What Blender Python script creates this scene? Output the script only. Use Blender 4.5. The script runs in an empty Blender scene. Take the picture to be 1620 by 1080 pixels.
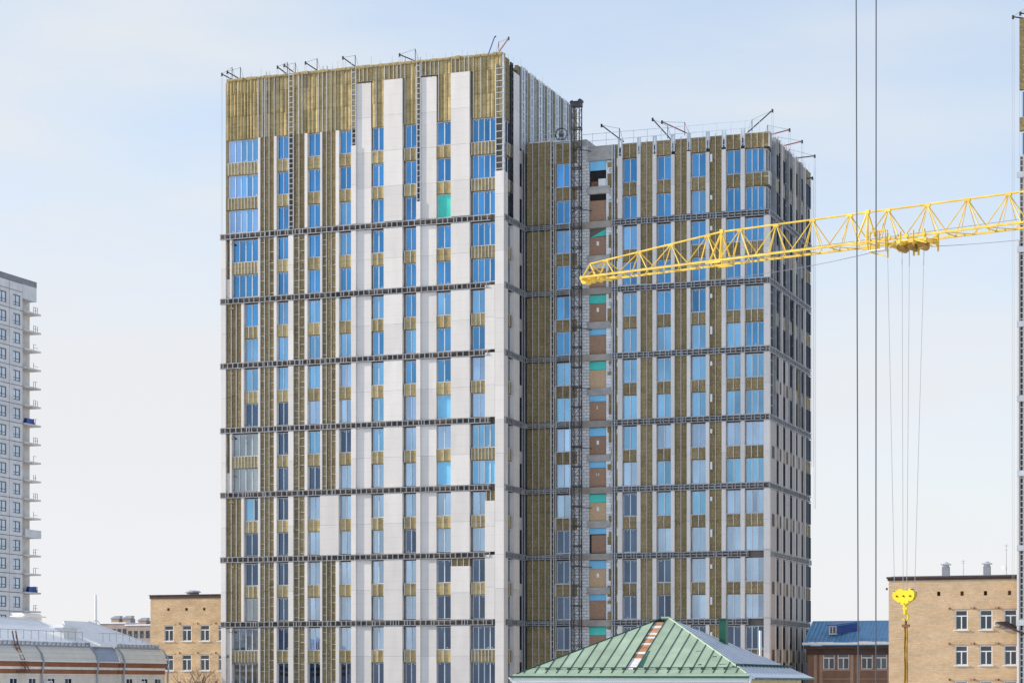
import bpy, math, random
from mathutils import Vector
random.seed(7)
R = math.radians
SC = bpy.context.scene
COL = SC.collection
PI = math.pi

# ------------------------------------------------------------------ camera
FPX, HZN, CAMZ = 3575.32, 1081.77, 14.0          # focal length and horizon line in photo pixels, eye height
cam_d = bpy.data.cameras.new('camera')
cam = bpy.data.objects.new('camera', cam_d); COL.objects.link(cam)
cam.location = (0, 0, CAMZ); cam.rotation_euler = (R(90), 0, 0)
cam_d.sensor_width = 36.0; cam_d.lens = FPX / 1620 * 36.0
cam_d.shift_y = (HZN - 540) / 1620
cam_d.clip_start = 1.0; cam_d.clip_end = 20000
SC.camera = cam

# ------------------------------------------------------------------ world, sun, exposure
SUN_EL, SUN_AZ = 21.0, 276.2                       # azimuth clockwise from +Y, seen from above: the sun stands to the left
w = bpy.data.worlds.new('World'); SC.world = w; w.use_nodes = True
nt = w.node_tree; N = nt.nodes; N.clear()
out = N.new('ShaderNodeOutputWorld'); bg = N.new('ShaderNodeBackground')
sky = N.new('ShaderNodeTexSky'); sky.sky_type = 'NISHITA'; sky.sun_disc = False
sky.sun_elevation = R(SUN_EL); sky.sun_rotation = R(SUN_AZ); sky.altitude = 150
sky.air_density = 1.0; sky.dust_density = 0.4; sky.ozone_density = 2.5
tc = N.new('ShaderNodeTexCoord'); sp = N.new('ShaderNodeSeparateXYZ')
nt.links.new(tc.outputs['Generated'], sp.inputs[0])
mp = N.new('ShaderNodeMapping'); mp.inputs['Scale'].default_value = (1.3, 1.3, 5.0); mp.inputs['Rotation'].default_value = (0.25, 0.35, 0.4)
mp.inputs['Location'].default_value = (0.4, 0.0, 0.2)
nt.links.new(tc.outputs['Generated'], mp.inputs['Vector'])
nz = N.new('ShaderNodeTexNoise'); nz.inputs['Scale'].default_value = 2.6; nz.inputs['Detail'].default_value = 7; nz.inputs['Roughness'].default_value = 0.5
nt.links.new(mp.outputs[0], nz.inputs['Vector'])
mr = N.new('ShaderNodeMapRange'); mr.interpolation_type = 'SMOOTHSTEP'      # hazy veil: thick at the horizon, thin higher up
mr.inputs['From Min'].default_value = 0.0; mr.inputs['From Max'].default_value = 0.36
mr.inputs['To Min'].default_value = 0.97; mr.inputs['To Max'].default_value = 0.78
nt.links.new(sp.outputs['Z'], mr.inputs['Value'])
m2 = N.new('ShaderNodeMath'); m2.operation = 'MULTIPLY'; m2.inputs[1].default_value = -9.0     # clearer half of the sky: only low haze
nt.links.new(sp.outputs['Z'], m2.inputs[0])
m7 = N.new('ShaderNodeMath'); m7.operation = 'EXPONENT'; nt.links.new(m2.outputs[0], m7.inputs[0])
m3 = N.new('ShaderNodeMapRange'); m3.inputs['To Min'].default_value = 0.42; m3.inputs['To Max'].default_value = 0.97; nt.links.new(m7.outputs[0], m3.inputs['Value'])
m4 = N.new('ShaderNodeMapRange'); m4.interpolation_type = 'SMOOTHSTEP'                           # the cloud bank lies ahead, thinning towards the rear
m4.inputs['From Min'].default_value = -0.2; m4.inputs['From Max'].default_value = 0.95
m6 = N.new('ShaderNodeVectorMath'); m6.operation = 'DOT_PRODUCT'; m6.inputs[1].default_value = (-0.62, 0.78, 0)
nt.links.new(tc.outputs['Generated'], m6.inputs[0]); nt.links.new(m6.outputs['Value'], m4.inputs['Value'])
m5 = N.new('ShaderNodeMix'); m5.data_type = 'FLOAT'
nt.links.new(m4.outputs[0], m5.inputs['Factor']); nt.links.new(m3.outputs[0], m5.inputs['A']); nt.links.new(mr.outputs[0], m5.inputs['B'])
nm = N.new('ShaderNodeMapRange'); nm.inputs['From Min'].default_value = 0.35; nm.inputs['From Max'].default_value = 0.68
nm.inputs['To Min'].default_value = 0.22; nm.inputs['To Max'].default_value = -0.36
nt.links.new(nz.outputs['Fac'], nm.inputs['Value'])
ad = N.new('ShaderNodeMath'); ad.operation = 'ADD'; ad.use_clamp = True
nz2 = N.new('ShaderNodeMapRange'); nz2.inputs['From Min'].default_value = 0.03; nz2.inputs['From Max'].default_value = 0.22   # cloud texture fades into the low haze
nt.links.new(sp.outputs['Z'], nz2.inputs['Value'])
nm2 = N.new('ShaderNodeMath'); nm2.operation = 'MULTIPLY'; nt.links.new(nm.outputs[0], nm2.inputs[0]); nt.links.new(nz2.outputs[0], nm2.inputs[1])
nt.links.new(m5.outputs[0], ad.inputs[0]); nt.links.new(nm2.outputs[0], ad.inputs[1])
mx = N.new('ShaderNodeMix'); mx.data_type = 'RGBA'
nt.links.new(ad.outputs[0], mx.inputs['Factor']); nt.links.new(sky.outputs[0], mx.inputs['A'])
hz = N.new('ShaderNodeMapRange'); hz.inputs['From Min'].default_value = 0.02; hz.inputs['From Max'].default_value = 0.27   # veil: white low down, bluer above
nt.links.new(sp.outputs['Z'], hz.inputs['Value'])
vc = N.new('ShaderNodeMix'); vc.data_type = 'RGBA'; nt.links.new(hz.outputs[0], vc.inputs['Factor'])
vc.inputs['A'].default_value = (3.55, 3.52, 3.62, 1); vc.inputs['B'].default_value = (3.2, 3.36, 3.55, 1)
nt.links.new(vc.outputs['Result'], mx.inputs['B'])
nt.links.new(mx.outputs['Result'], bg.inputs['Color']); bg.inputs['Strength'].default_value = 0.1
nt.links.new(bg.outputs[0], out.inputs[0])

sd = bpy.data.lights.new('sun', 'SUN'); sd.energy = 2.0; sd.angle = R(0.53); sd.color = (1.0, 0.88, 0.72)
sun = bpy.data.objects.new('sun', sd); COL.objects.link(sun)
to_sun = Vector((math.sin(R(SUN_AZ)) * math.cos(R(SUN_EL)), math.cos(R(SUN_AZ)) * math.cos(R(SUN_EL)), math.sin(R(SUN_EL))))
sun.rotation_euler = to_sun.to_track_quat('Z', 'Y').to_euler(); sun.location = (-60, 40, 120)
vs = SC.view_settings; vs.view_transform = 'Standard'; vs.look = 'None'; vs.gamma = 1; vs.use_curve_mapping = False
vs.exposure = 1.3
SC.cycles.max_bounces = 6; SC.cycles.diffuse_bounces = 3; SC.cycles.glossy_bounces = 3

# ------------------------------------------------------------------ helpers
YAW = 0.343302                                     # the whole quarter shares one street grid
AX = (math.cos(YAW), -math.sin(YAW)); NX = (math.sin(YAW), math.cos(YAW))

class MB:
    def __init__(s): s.v = []; s.f = []
    def box(s, x0, x1, y0, y1, z0, z1):
        if x0 > x1: x0, x1 = x1, x0
        if y0 > y1: y0, y1 = y1, y0
        if z0 > z1: z0, z1 = z1, z0
        i = len(s.v)
        s.v += [(x0,y0,z0),(x1,y0,z0),(x1,y1,z0),(x0,y1,z0),(x0,y0,z1),(x1,y0,z1),(x1,y1,z1),(x0,y1,z1)]
        s.f += [tuple(i+k for k in q) for q in ((0,3,2,1),(4,5,6,7),(0,1,5,4),(1,2,6,5),(2,3,7,6),(3,0,4,7))]
        return s
    def beam(s, p, q, wd, hd=None, up=(0,0,1)):
        p = Vector(p); q = Vector(q); d = (q-p)
        if d.length < 1e-6: return s
        d.normalize(); u = Vector(up)
        if abs(d.dot(u)) > 0.98: u = Vector((1,0,0)) if abs(d.x) < 0.9 else Vector((0,1,0))
        a = d.cross(u).normalized(); b = a.cross(d).normalized(); hd = hd or wd
        i = len(s.v)
        for c in (p, q):
            for sa, sb in ((-1,-1),(1,-1),(1,1),(-1,1)):
                s.v.append(tuple(c + a*sa*wd/2 + b*sb*hd/2))
        s.f += [tuple(i+k for k in r) for r in ((0,1,2,3),(7,6,5,4),(0,4,5,1),(1,5,6,2),(2,6,7,3),(3,7,4,0))]
        return s
    def tube(s, p, q, r0, r1=None, n=6):
        p = Vector(p); q = Vector(q); d = (q-p)
        if d.length < 1e-6: return s
        d.normalize(); u = Vector((0,0,1)) if abs(d.z) < 0.95 else Vector((1,0,0))
        a = d.cross(u).normalized(); b = a.cross(d).normalized(); r1 = r0 if r1 is None else r1
        i = len(s.v)
        for c, r in ((p, r0), (q, r1)):
            for k in range(n):
                t = 2*PI*k/n; s.v.append(tuple(c + a*r*math.cos(t) + b*r*math.sin(t)))
        for k in range(n):
            k2 = (k+1) % n; s.f.append((i+k, i+k2, i+n+k2, i+n+k))
        s.f += [tuple(i+n-1-k for k in range(n)), tuple(i+n+k for k in range(n))]
        return s
    def poly(s, pts):
        i = len(s.v); s.v += [tuple(p) for p in pts]; s.f.append(tuple(range(i, i+len(pts)))); return s
    def slab(s, pts, off):                         # a polygon given thickness along off
        n = len(pts); i = len(s.v); o = Vector(off)
        s.v += [tuple(p) for p in pts] + [tuple(Vector(p)+o) for p in pts]
        s.f.append(tuple(range(i, i+n))); s.f.append(tuple(range(i+2*n-1, i+n-1, -1)))
        for k in range(n):
            k2 = (k+1) % n; s.f.append((i+k, i+n+k, i+n+k2, i+k2))
        return s
    def build(s, name, mat, parent=None, kind=None):
        me = bpy.data.meshes.new(name); me.from_pydata(s.v, [], s.f); me.materials.append(mat)
        me.validate(); me.update()
        o = bpy.data.objects.new(name, me); COL.objects.link(o)
        if parent: o.parent = parent
        if kind: o['kind'] = kind
        return o

def tag(o, label, cat, group=None):
    o['label'] = label; o['category'] = cat
    if group: o['group'] = group
    return o
def thing(name, label, cat, loc=(0,0,0), rz=0.0, group=None):
    o = bpy.data.objects.new(name, None); COL.objects.link(o); o.empty_display_size = 0.5
    o.location = loc; o.rotation_euler = (0, 0, rz)
    return tag(o, label, cat, group)

class Site:
    """Street-grid frame at a ground point: local x runs along the fronts, local y goes back."""
    def __init__(s, px, Z): s.O = ((px-810)/FPX*Z, Z)
    def fx(s, px, y=0.0):                          # local x of a photo column on a front at local y
        t = (px-810)/FPX; P = (s.O[0]+y*NX[0], s.O[1]+y*NX[1]); return (t*P[1]-P[0])/(AX[0]-t*AX[1])
    def fy(s, px, x=0.0):                          # local y of a photo column on a side wall at local x
        t = (px-810)/FPX; P = (s.O[0]+x*AX[0], s.O[1]+x*AX[1]); return (t*P[1]-P[0])/(NX[0]-t*NX[1])
    def z(s, py, x=0.0, y=0.0):
        return CAMZ + (HZN-py)*(s.O[1]+x*AX[1]+y*NX[1])/FPX
    def loc(s): return (s.O[0], s.O[1], 0)
def at(px, py, Z): return Vector(((px-810)/FPX*Z, Z, CAMZ+(HZN-py)*Z/FPX))

# ------------------------------------------------------------------ materials
def mat_base(name, rough=0.7, metal=0.0, spec=0.5):
    m = bpy.data.materials.new(name); m.use_nodes = True
    b = m.node_tree.nodes['Principled BSDF']
    b.inputs['Roughness'].default_value = rough; b.inputs['Metallic'].default_value = metal
    b.inputs['Specular IOR Level'].default_value = spec
    return m, m.node_tree, b
def nodemath(t, op, a, b=None, clamp=False):
    n = t.nodes.new('ShaderNodeMath'); n.operation = op; n.use_clamp = clamp
    for i, x in enumerate((a, b)):
        if x is None: continue
        if isinstance(x, (int, float)): n.inputs[i].default_value = x
        else: t.links.new(x, n.inputs[i])
    return n.outputs[0]
def noise(t, scale, detail=3, vscale=None, rough=0.55):
    c = t.nodes.new('ShaderNodeTexCoord'); n = t.nodes.new('ShaderNodeTexNoise')
    n.inputs['Scale'].default_value = scale; n.inputs['Detail'].default_value = detail; n.inputs['Roughness'].default_value = rough
    if vscale:
        m = t.nodes.new('ShaderNodeMapping'); m.inputs['Scale'].default_value = vscale
        t.links.new(c.outputs['Object'], m.inputs['Vector']); t.links.new(m.outputs[0], n.inputs['Vector'])
    else: t.links.new(c.outputs['Object'], n.inputs['Vector'])
    return n.outputs['Fac']
def ramp(t, fac, stops):
    r = t.nodes.new('ShaderNodeValToRGB'); e = r.color_ramp.elements
    while len(e) > 1: e.remove(e[-1])
    e[0].position = stops[0][0]; e[0].color = (*stops[0][1], 1)
    for p, c in stops[1:]:
        x = e.new(p); x.color = (*c, 1)
    if not isinstance(fac, (int, float)): t.links.new(fac, r.inputs[0])
    return r.outputs[0]
def mixc(t, fac, a, b, mode='MIX'):
    n = t.nodes.new('ShaderNodeMix'); n.data_type = 'RGBA'; n.blend_type = mode
    for k, x in (('Factor', fac), ('A', a), ('B', b)):
        if isinstance(x, (int, float)): n.inputs[k].default_value = x
        elif isinstance(x, tuple): n.inputs[k].default_value = (*x, 1)
        else: t.links.new(x, n.inputs[k])
    return n.outputs['Result']
def rnd(t): return t.nodes.new('ShaderNodeObjectInfo').outputs['Random']
def scale_c(c, k): return tuple(min(1, x*k) for x in c)
def bump(t, b, h, strength=0.3, dist=0.02):
    n = t.nodes.new('ShaderNodeBump'); n.inputs['Strength'].default_value = strength; n.inputs['Distance'].default_value = dist
    t.links.new(h, n.inputs['Height']); t.links.new(n.outputs[0], b.inputs['Normal'])

def plain(name, c, rough=0.7, metal=0.0, var=0.15, scale=1.5, rv=0.08, vs=None, spec=0.4):
    """One colour with cloudy grain and a slight difference from piece to piece."""
    m, t, b = mat_base(name, rough, metal, spec)
    f = noise(t, scale, 4, vs)
    col = ramp(t, f, [(0.3, scale_c(c, 1-var)), (0.7, scale_c(c, 1+var))])
    if rv:
        k = nodemath(t, 'ADD', nodemath(t, 'MULTIPLY', rnd(t), 2*rv), 1-rv)
        v = t.nodes.new('ShaderNodeHueSaturation'); t.links.new(col, v.inputs['Color']); t.links.new(k, v.inputs['Value']); col = v.outputs[0]
    t.links.new(col, b.inputs['Base Color'])
    return m

def panel_mat(name, c):
    m, t, b = mat_base(name, 0.55, 0, 0.35)
    f = noise(t, 0.9, 5, (1, 1, 0.25)); g = noise(t, 9, 3, (1, 1, 0.12))
    col = ramp(t, f, [(0.3, scale_c(c, 0.93)), (0.7, scale_c(c, 1.05))])
    col = mixc(t, nodemath(t, 'MULTIPLY', ramp(t, g, [(0.5, (0,0,0)), (0.75, (1,1,1))]), 0.10), col, scale_c(c, 0.72))
    c2 = t.nodes.new('ShaderNodeTexCoord'); s = t.nodes.new('ShaderNodeSeparateXYZ'); t.links.new(c2.outputs['Object'], s.inputs[0])
    fr = nodemath(t, 'FRACT', nodemath(t, 'MULTIPLY', s.outputs['Z'], 1/1.1))
    col = mixc(t, nodemath(t, 'MULTIPLY', nodemath(t, 'LESS_THAN', fr, 0.03), 0.22), col, scale_c(c, 0.5))   # fine horizontal joints
    k = nodemath(t, 'ADD', nodemath(t, 'MULTIPLY', rnd(t), 0.15), 0.88)
    v = t.nodes.new('ShaderNodeHueSaturation'); t.links.new(col, v.inputs['Color']); t.links.new(k, v.inputs['Value'])
    t.links.new(v.outputs[0], b.inputs['Base Color'])
    return m

def insul_mat(name, c, ax):
    """Mineral wool: fibrous, blotchy, with white dowel plates and board joints. ax: horizontal axis of the wall (0 = x, 1 = y)."""
    m, t, b = mat_base(name, 0.95, 0, 0.1)
    f = noise(t, 1.4, 5); g = noise(t, 14, 3, (1, 1, 0.35))
    col = ramp(t, f, [(0.28, scale_c(c, 0.62)), (0.5, c), (0.74, (min(1,c[0]*1.30), c[1]*1.32, c[2]*1.45))])
    col = mixc(t, 0.35, col, ramp(t, g, [(0.3, scale_c(c, 0.6)), (0.7, scale_c(c, 1.35))]))
    tcn = t.nodes.new('ShaderNodeTexCoord'); s = t.nodes.new('ShaderNodeSeparateXYZ'); t.links.new(tcn.outputs['Object'], s.inputs[0])
    u = s.outputs['X' if ax == 0 else 'Y']; z = s.outputs['Z']
    fz = nodemath(t, 'FRACT', nodemath(t, 'MULTIPLY', z, 1/1.2))
    col = mixc(t, nodemath(t, 'MULTIPLY', nodemath(t, 'LESS_THAN', fz, 0.028), 0.6), col, scale_c(c, 0.3))
    vor = t.nodes.new('ShaderNodeTexVoronoi'); vor.inputs['Randomness'].default_value = 0.45; vor.inputs['Scale'].default_value = 1.0; vor.voronoi_dimensions = '2D'
    cb = t.nodes.new('ShaderNodeCombineXYZ'); t.links.new(nodemath(t, 'MULTIPLY', u, 2.6), cb.inputs[0]); t.links.new(nodemath(t, 'MULTIPLY', z, 2.3), cb.inputs[1])
    t.links.new(cb.outputs[0], vor.inputs['Vector'])
    col = mixc(t, nodemath(t, 'MULTIPLY', nodemath(t, 'LESS_THAN', vor.outputs['Distance'], 0.09), 0.75), col, (0.72, 0.68, 0.55))
    k = nodemath(t, 'ADD', nodemath(t, 'MULTIPLY', rnd(t), 0.34), 0.83)
    v = t.nodes.new('ShaderNodeHueSaturation'); t.links.new(col, v.inputs['Color']); t.links.new(k, v.inputs['Value'])
    t.links.new(v.outputs[0], b.inputs['Base Color'])
    bump(t, b, g, 0.5, 0.03)
    return m

def glass_mat(name, tint, body, rough=0.02, refl=0.9):
    """Window glass: a mirror coat, its tint imitating reflected sky, over a dim room."""
    m = bpy.data.materials.new(name); m.use_nodes = True; t = m.node_tree; t.nodes.clear()
    o = t.nodes.new('ShaderNodeOutputMaterial'); d = t.nodes.new('ShaderNodeBsdfDiffuse'); g = t.nodes.new('ShaderNodeBsdfGlossy'); mixs = t.nodes.new('ShaderNodeMixShader')
    g.inputs['Roughness'].default_value = rough
    f = noise(t, 0.55, 3)
    t.links.new(ramp(t, f, [(0.3, scale_c(body, 0.45)), (0.7, scale_c(body, 1.5))]), d.inputs['Color'])
    k = nodemath(t, 'ADD', nodemath(t, 'MULTIPLY', rnd(t), 0.40), 0.80)
    v = t.nodes.new('ShaderNodeHueSaturation'); t.links.new(ramp(t, noise(t, 0.30, 4, (1, 1, 0.6)), [(0.32, scale_c(tint, 0.82)), (0.68, scale_c(tint, 1.16))]), v.inputs['Color']); t.links.new(k, v.inputs['Value'])  # coat tint mottled to imitate uneven cloud reflections
    t.links.new(v.outputs[0], g.inputs['Color'])
    bn = t.nodes.new('ShaderNodeBump'); bn.inputs['Strength'].default_value = 0.05; bn.inputs['Distance'].default_value = 0.02
    t.links.new(noise(t, 0.9, 1), bn.inputs['Height']); t.links.new(bn.outputs[0], g.inputs['Normal'])
    mixs.inputs[0].default_value = refl
    t.links.new(d.outputs[0], mixs.inputs[1]); t.links.new(g.outputs[0], mixs.inputs[2]); t.links.new(mixs.outputs[0], o.inputs[0])
    return m

def brick_mat(name, c1, c2, mortar, bw, bh, ax=0, blotch=0.2):
    m, t, b = mat_base(name, 0.9, 0, 0.2)
    tcn = t.nodes.new('ShaderNodeTexCoord'); s = t.nodes.new('ShaderNodeSeparateXYZ'); t.links.new(tcn.outputs['Object'], s.inputs[0])
    cb = t.nodes.new('ShaderNodeCombineXYZ'); t.links.new(s.outputs['X' if ax == 0 else 'Y'], cb.inputs[0]); t.links.new(s.outputs['Z'], cb.inputs[1])
    br = t.nodes.new('ShaderNodeTexBrick'); t.links.new(cb.outputs[0], br.inputs['Vector'])
    br.inputs['Color1'].default_value = (*c1, 1); br.inputs['Color2'].default_value = (*c2, 1); br.inputs['Mortar'].default_value = (*mortar, 1)
    br.inputs['Scale'].default_value = 1.0; br.inputs['Brick Width'].default_value = bw; br.inputs['Row Height'].default_value = bh
    br.inputs['Mortar Size'].default_value = bh*0.09
    f = noise(t, 0.35, 5, (1, 1, 2.5)); g = noise(t, 3.0, 3, (0.3, 0.3, 3))
    col = mixc(t, 1.0, br.outputs['Color'], ramp(t, f, [(0.3, (1-blotch,)*3), (0.7, (1+blotch*0.4, 1+blotch*0.4, 1+blotch*0.4))]), 'MULTIPLY')
    col = mixc(t, 1.0, col, ramp(t, g, [(0.3, (0.86, 0.85, 0.83)), (0.7, (1.05, 1.05, 1.05))]), 'MULTIPLY')
    t.links.new(col, b.inputs['Base Color'])
    return m

def ribbed_mat(name, c, ax, pitch, rough=0.45, dark=0.6, var=0.12, tilt=0.0):
    """Folded or corrugated sheet whose ribs are too fine to model at this distance."""
    m, t, b = mat_base(name, rough, 0.0, 0.4)
    tcn = t.nodes.new('ShaderNodeTexCoord'); s = t.nodes.new('ShaderNodeSeparateXYZ'); t.links.new(tcn.outputs['Object'], s.inputs[0])
    u = s.outputs['XYZ'[ax]]
    fr = nodemath(t, 'FRACT', nodemath(t, 'MULTIPLY', u, 1/pitch))
    tri = nodemath(t, 'ABSOLUTE', nodemath(t, 'SUBTRACT', fr, 0.5))
    f = noise(t, 0.8, 4)
    col = ramp(t, f, [(0.3, scale_c(c, 1-var)), (0.7, scale_c(c, 1+var))])
    col = mixc(t, nodemath(t, 'MULTIPLY', nodemath(t, 'LESS_THAN', tri, 0.09), 0.5), col, scale_c(c, dark))
    t.links.new(col, b.inputs['Base Color']); bump(t, b, tri, 0.6, pitch*0.3)
    return m

M = {}
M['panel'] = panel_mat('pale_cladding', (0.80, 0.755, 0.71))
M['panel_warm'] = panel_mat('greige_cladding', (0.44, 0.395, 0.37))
M['wool_x'] = insul_mat('mineral_wool_front', (0.285, 0.218, 0.112), 0)
M['wool_soft_lit'] = insul_mat('sunlit_soft_wool', (0.46, 0.36, 0.175), 0)  # soft wool with raking sunlight put into its lighter golden colour
M['wool_y'] = insul_mat('mineral_wool_side', (0.25, 0.205, 0.11), 1)
M['galv'] = plain('galvanised_steel', (0.60, 0.62, 0.65), 0.45, 0.25, 0.12, 2.0)
M['rail'] = plain('pale_metal_rail', (0.56, 0.54, 0.50), 0.5, 0.1, 0.10, 2.0)
M['ledge_steel'] = plain('weathered_galvanised_steel', (0.36, 0.37, 0.385), 0.5, 0.2, 0.2, 2.0)
M['dark_steel'] = plain('dark_painted_steel', (0.035, 0.036, 0.045), 0.5, 0.2, 0.3, 2.0)
M['red_steel'] = plain('red_painted_steel', (0.22, 0.035, 0.045), 0.5, 0.1, 0.2, 2.0)
M['blue_paint'] = plain('blue_painted_pole', (0.04, 0.10, 0.35), 0.5, 0.1, 0.2, 2.0)
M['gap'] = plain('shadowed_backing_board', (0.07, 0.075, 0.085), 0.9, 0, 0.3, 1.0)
M['core'] = plain('raw_concrete_core', (0.17, 0.155, 0.14), 0.9, 0, 0.25, 0.6)
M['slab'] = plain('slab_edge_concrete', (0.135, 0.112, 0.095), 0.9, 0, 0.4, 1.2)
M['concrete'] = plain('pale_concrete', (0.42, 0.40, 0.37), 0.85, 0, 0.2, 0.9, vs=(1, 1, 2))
M['ledge'] = plain('cast_ledge', (0.36, 0.32, 0.28), 0.85, 0, 0.15, 1.0)
M['block'] = brick_mat('aerated_block_wall', (0.80, 0.80, 0.80), (0.72, 0.73, 0.74), (0.34, 0.34, 0.34), 0.6, 0.30, 0, 0.1)
M['block_piece'] = plain('aerated_block', (0.80, 0.80, 0.80), 0.85, 0, 0.08, 2.0, 0.08)
M['glass'] = glass_mat('blue_reflection_glass', (0.098, 0.262, 0.445), (0.02, 0.05, 0.11), 0.02, 0.94)  # this and the next two tints paint in reflected sky, deep blue to pale
M['glass_mid'] = glass_mat('light_blue_reflection_glass', (0.20, 0.385, 0.56), (0.03, 0.06, 0.11), 0.02, 0.93)
M['glass_pale'] = glass_mat('pale_reflection_glass', (0.33, 0.44, 0.60), (0.04, 0.06, 0.10), 0.02, 0.92)
M['glass_clear'] = glass_mat('clear_glass_over_dark_room', (0.12, 0.17, 0.27), (0.03, 0.033, 0.04), 0.03, 0.62)
M['glass_dark'] = glass_mat('dark_glass', (0.10, 0.12, 0.16), (0.02, 0.022, 0.025), 0.04, 0.5)
M['glass_room'] = glass_mat('clear_glass_over_bare_room', (0.42, 0.47, 0.52), (0.19, 0.17, 0.14), 0.03, 0.5)
M['glass_house'] = glass_mat('house_glass', (0.14, 0.165, 0.20), (0.035, 0.035, 0.04), 0.03, 0.5)
M['frame'] = plain('window_frame_grey', (0.66, 0.70, 0.75), 0.4, 0, 0.05, 1, 0.03)
M['frame_dark'] = plain('window_frame_dark', (0.10, 0.11, 0.14), 0.4, 0, 0.1, 1, 0.03)
M['white'] = plain('white_plastic', (0.80, 0.80, 0.79), 0.4, 0, 0.04, 1, 0.03)
M['film_teal'] = plain('teal_protective_film', (0.06, 0.60, 0.50), 0.35, 0, 0.12, 0.8, 0.05)
M['film_blue'] = plain('sky_blue_protective_film', (0.20, 0.55, 0.82), 0.35, 0, 0.10, 0.8, 0.06)
M['film_pale'] = plain('translucent_pale_film', (0.60, 0.66, 0.70), 0.35, 0, 0.10, 0.8, 0.06)
M['osb'] = plain('chipboard', (0.58, 0.40, 0.24), 0.85, 0, 0.14, 5.0, 0.05)
M['osb_dark'] = plain('weathered_chipboard', (0.36, 0.22, 0.145), 0.85, 0, 0.16, 4.0, 0.08)
M['paper'] = plain('white_paper', (0.82, 0.82, 0.80), 0.8, 0, 0.03, 1, 0)
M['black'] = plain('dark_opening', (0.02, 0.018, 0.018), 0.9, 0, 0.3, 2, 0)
M['yellow'] = plain('crane_yellow_paint', (0.80, 0.55, 0.075), 0.5, 0, 0.22, 1.6, 0.14)
M['yellow_hook'] = plain('hook_yellow_paint', (0.88, 0.66, 0.02), 0.45, 0, 0.10, 1.2, 0.05)
M['ochre'] = plain('worn_ochre_paint', (0.36, 0.22, 0.05), 0.7, 0, 0.35, 3, 0.1)
M['cable'] = plain('steel_cable', (0.10, 0.11, 0.13), 0.5, 0.4, 0.1, 1, 0)
M['rope'] = plain('thin_wire_rope', (0.30, 0.31, 0.34), 0.6, 0.2, 0.1, 1, 0)
M['tan_brick'] = brick_mat('tan_brick', (0.78, 0.55, 0.33), (0.68, 0.47, 0.275), (0.58, 0.46, 0.33), 0.27, 0.16, 0, 0.14)
M['tan_brick2'] = brick_mat('tan_brick_weathered', (0.76, 0.55, 0.335), (0.64, 0.455, 0.27), (0.55, 0.44, 0.33), 0.27, 0.16, 0, 0.24)
M['brown_wall'] = plain('brown_render', (0.235, 0.145, 0.105), 0.85, 0, 0.14, 1.2)
M['brown_trim'] = plain('light_brown_render', (0.36, 0.25, 0.19), 0.85, 0, 0.12, 1.2)
M['dark_trim'] = plain('dark_brown_trim', (0.07, 0.045, 0.04), 0.7, 0, 0.2, 1.2)
M['blue_roof'] = ribbed_mat('blue_metal_tiles', (0.17, 0.44, 0.74), 0, 0.42, 0.4, 0.45)
M['blue_dark'] = plain('blue_metal_sheet', (0.03, 0.085, 0.32), 0.4, 0, 0.15, 1.5)
M['snow'] = plain('snow', (0.90, 0.905, 0.92), 0.8, 0, 0.06, 1.0)
M['green_roof'] = plain('weathered_green_roof_paint', (0.36, 0.475, 0.35), 0.5, 0, 0.14, 1.3, 0.10)
M['green_seam'] = plain('dark_green_seam', (0.03, 0.075, 0.05), 0.6, 0, 0.3, 3, 0)
M['green_dark'] = plain('dark_green_sheet', (0.015, 0.105, 0.065), 0.5, 0, 0.25, 2, 0.05)
M['slate_roof'] = plain('grey_lilac_roof_sheet', (0.72, 0.75, 0.83), 0.4, 0, 0.08, 1.6, 0.05)
M['plank'] = plain('bare_roof_plank', (0.46, 0.24, 0.13), 0.85, 0, 0.3, 6, 0.25)
M['plank_white'] = plain('whitewashed_board', (0.78, 0.76, 0.74), 0.8, 0, 0.1, 4, 0.05)
M['cream_wall'] = plain('cream_render', (0.62, 0.47, 0.25), 0.85, 0, 0.1, 1.5)
M['siding'] = ribbed_mat('beige_siding', (0.74, 0.70, 0.62), 2, 0.45, 0.6, 0.75, 0.06)
M['beige_wall'] = plain('beige_render', (0.78, 0.71, 0.59), 0.85, 0, 0.08, 1.5)
M['red_brick'] = brick_mat('red_brown_brick', (0.44, 0.17, 0.075), (0.36, 0.13, 0.055), (0.30, 0.18, 0.12), 0.3, 0.14, 1, 0.2)
M['stripe'] = plain('pale_string_course', (0.80, 0.74, 0.66), 0.8, 0, 0.1, 1.5)
M['grey_sheet'] = plain('grey_roof_sheet', (0.30, 0.33, 0.38), 0.5, 0, 0.15, 0.9)
M['blue_sheet'] = ribbed_mat('blue_grey_siding', (0.33, 0.40, 0.50), 0, 0.3, 0.5, 0.7)
M['pipe'] = plain('grey_downpipe', (0.34, 0.36, 0.39), 0.45, 0.2, 0.1, 2, 0.04)
M['rust'] = plain('rusty_iron', (0.20, 0.09, 0.05), 0.8, 0, 0.3, 3, 0.05)
M['far_panel'] = plain('grey_concrete_panel', (0.62, 0.605, 0.595), 0.85, 0, 0.10, 0.7, 0.05)
M['far_joint'] = plain('panel_joint_grey', (0.25, 0.25, 0.27), 0.9, 0, 0.15, 0.8)
M['far_slab'] = plain('balcony_concrete', (0.60, 0.555, 0.50), 0.85, 0, 0.15, 0.8)
M['blue_drum'] = plain('blue_tarpaulin', (0.03, 0.07, 0.28), 0.5, 0, 0.2, 2, 0)
M['far_house'] = plain('faded_tan_render', (0.42, 0.33, 0.28), 0.9, 0, 0.15, 0.3)
M['bark'] = plain('pale_bark', (0.26, 0.19, 0.14), 0.9, 0, 0.25, 3, 0)
M['ground'] = plain('trodden_snow_and_asphalt', (0.68, 0.68, 0.69), 0.9, 0, 0.2, 0.05, 0)
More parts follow.
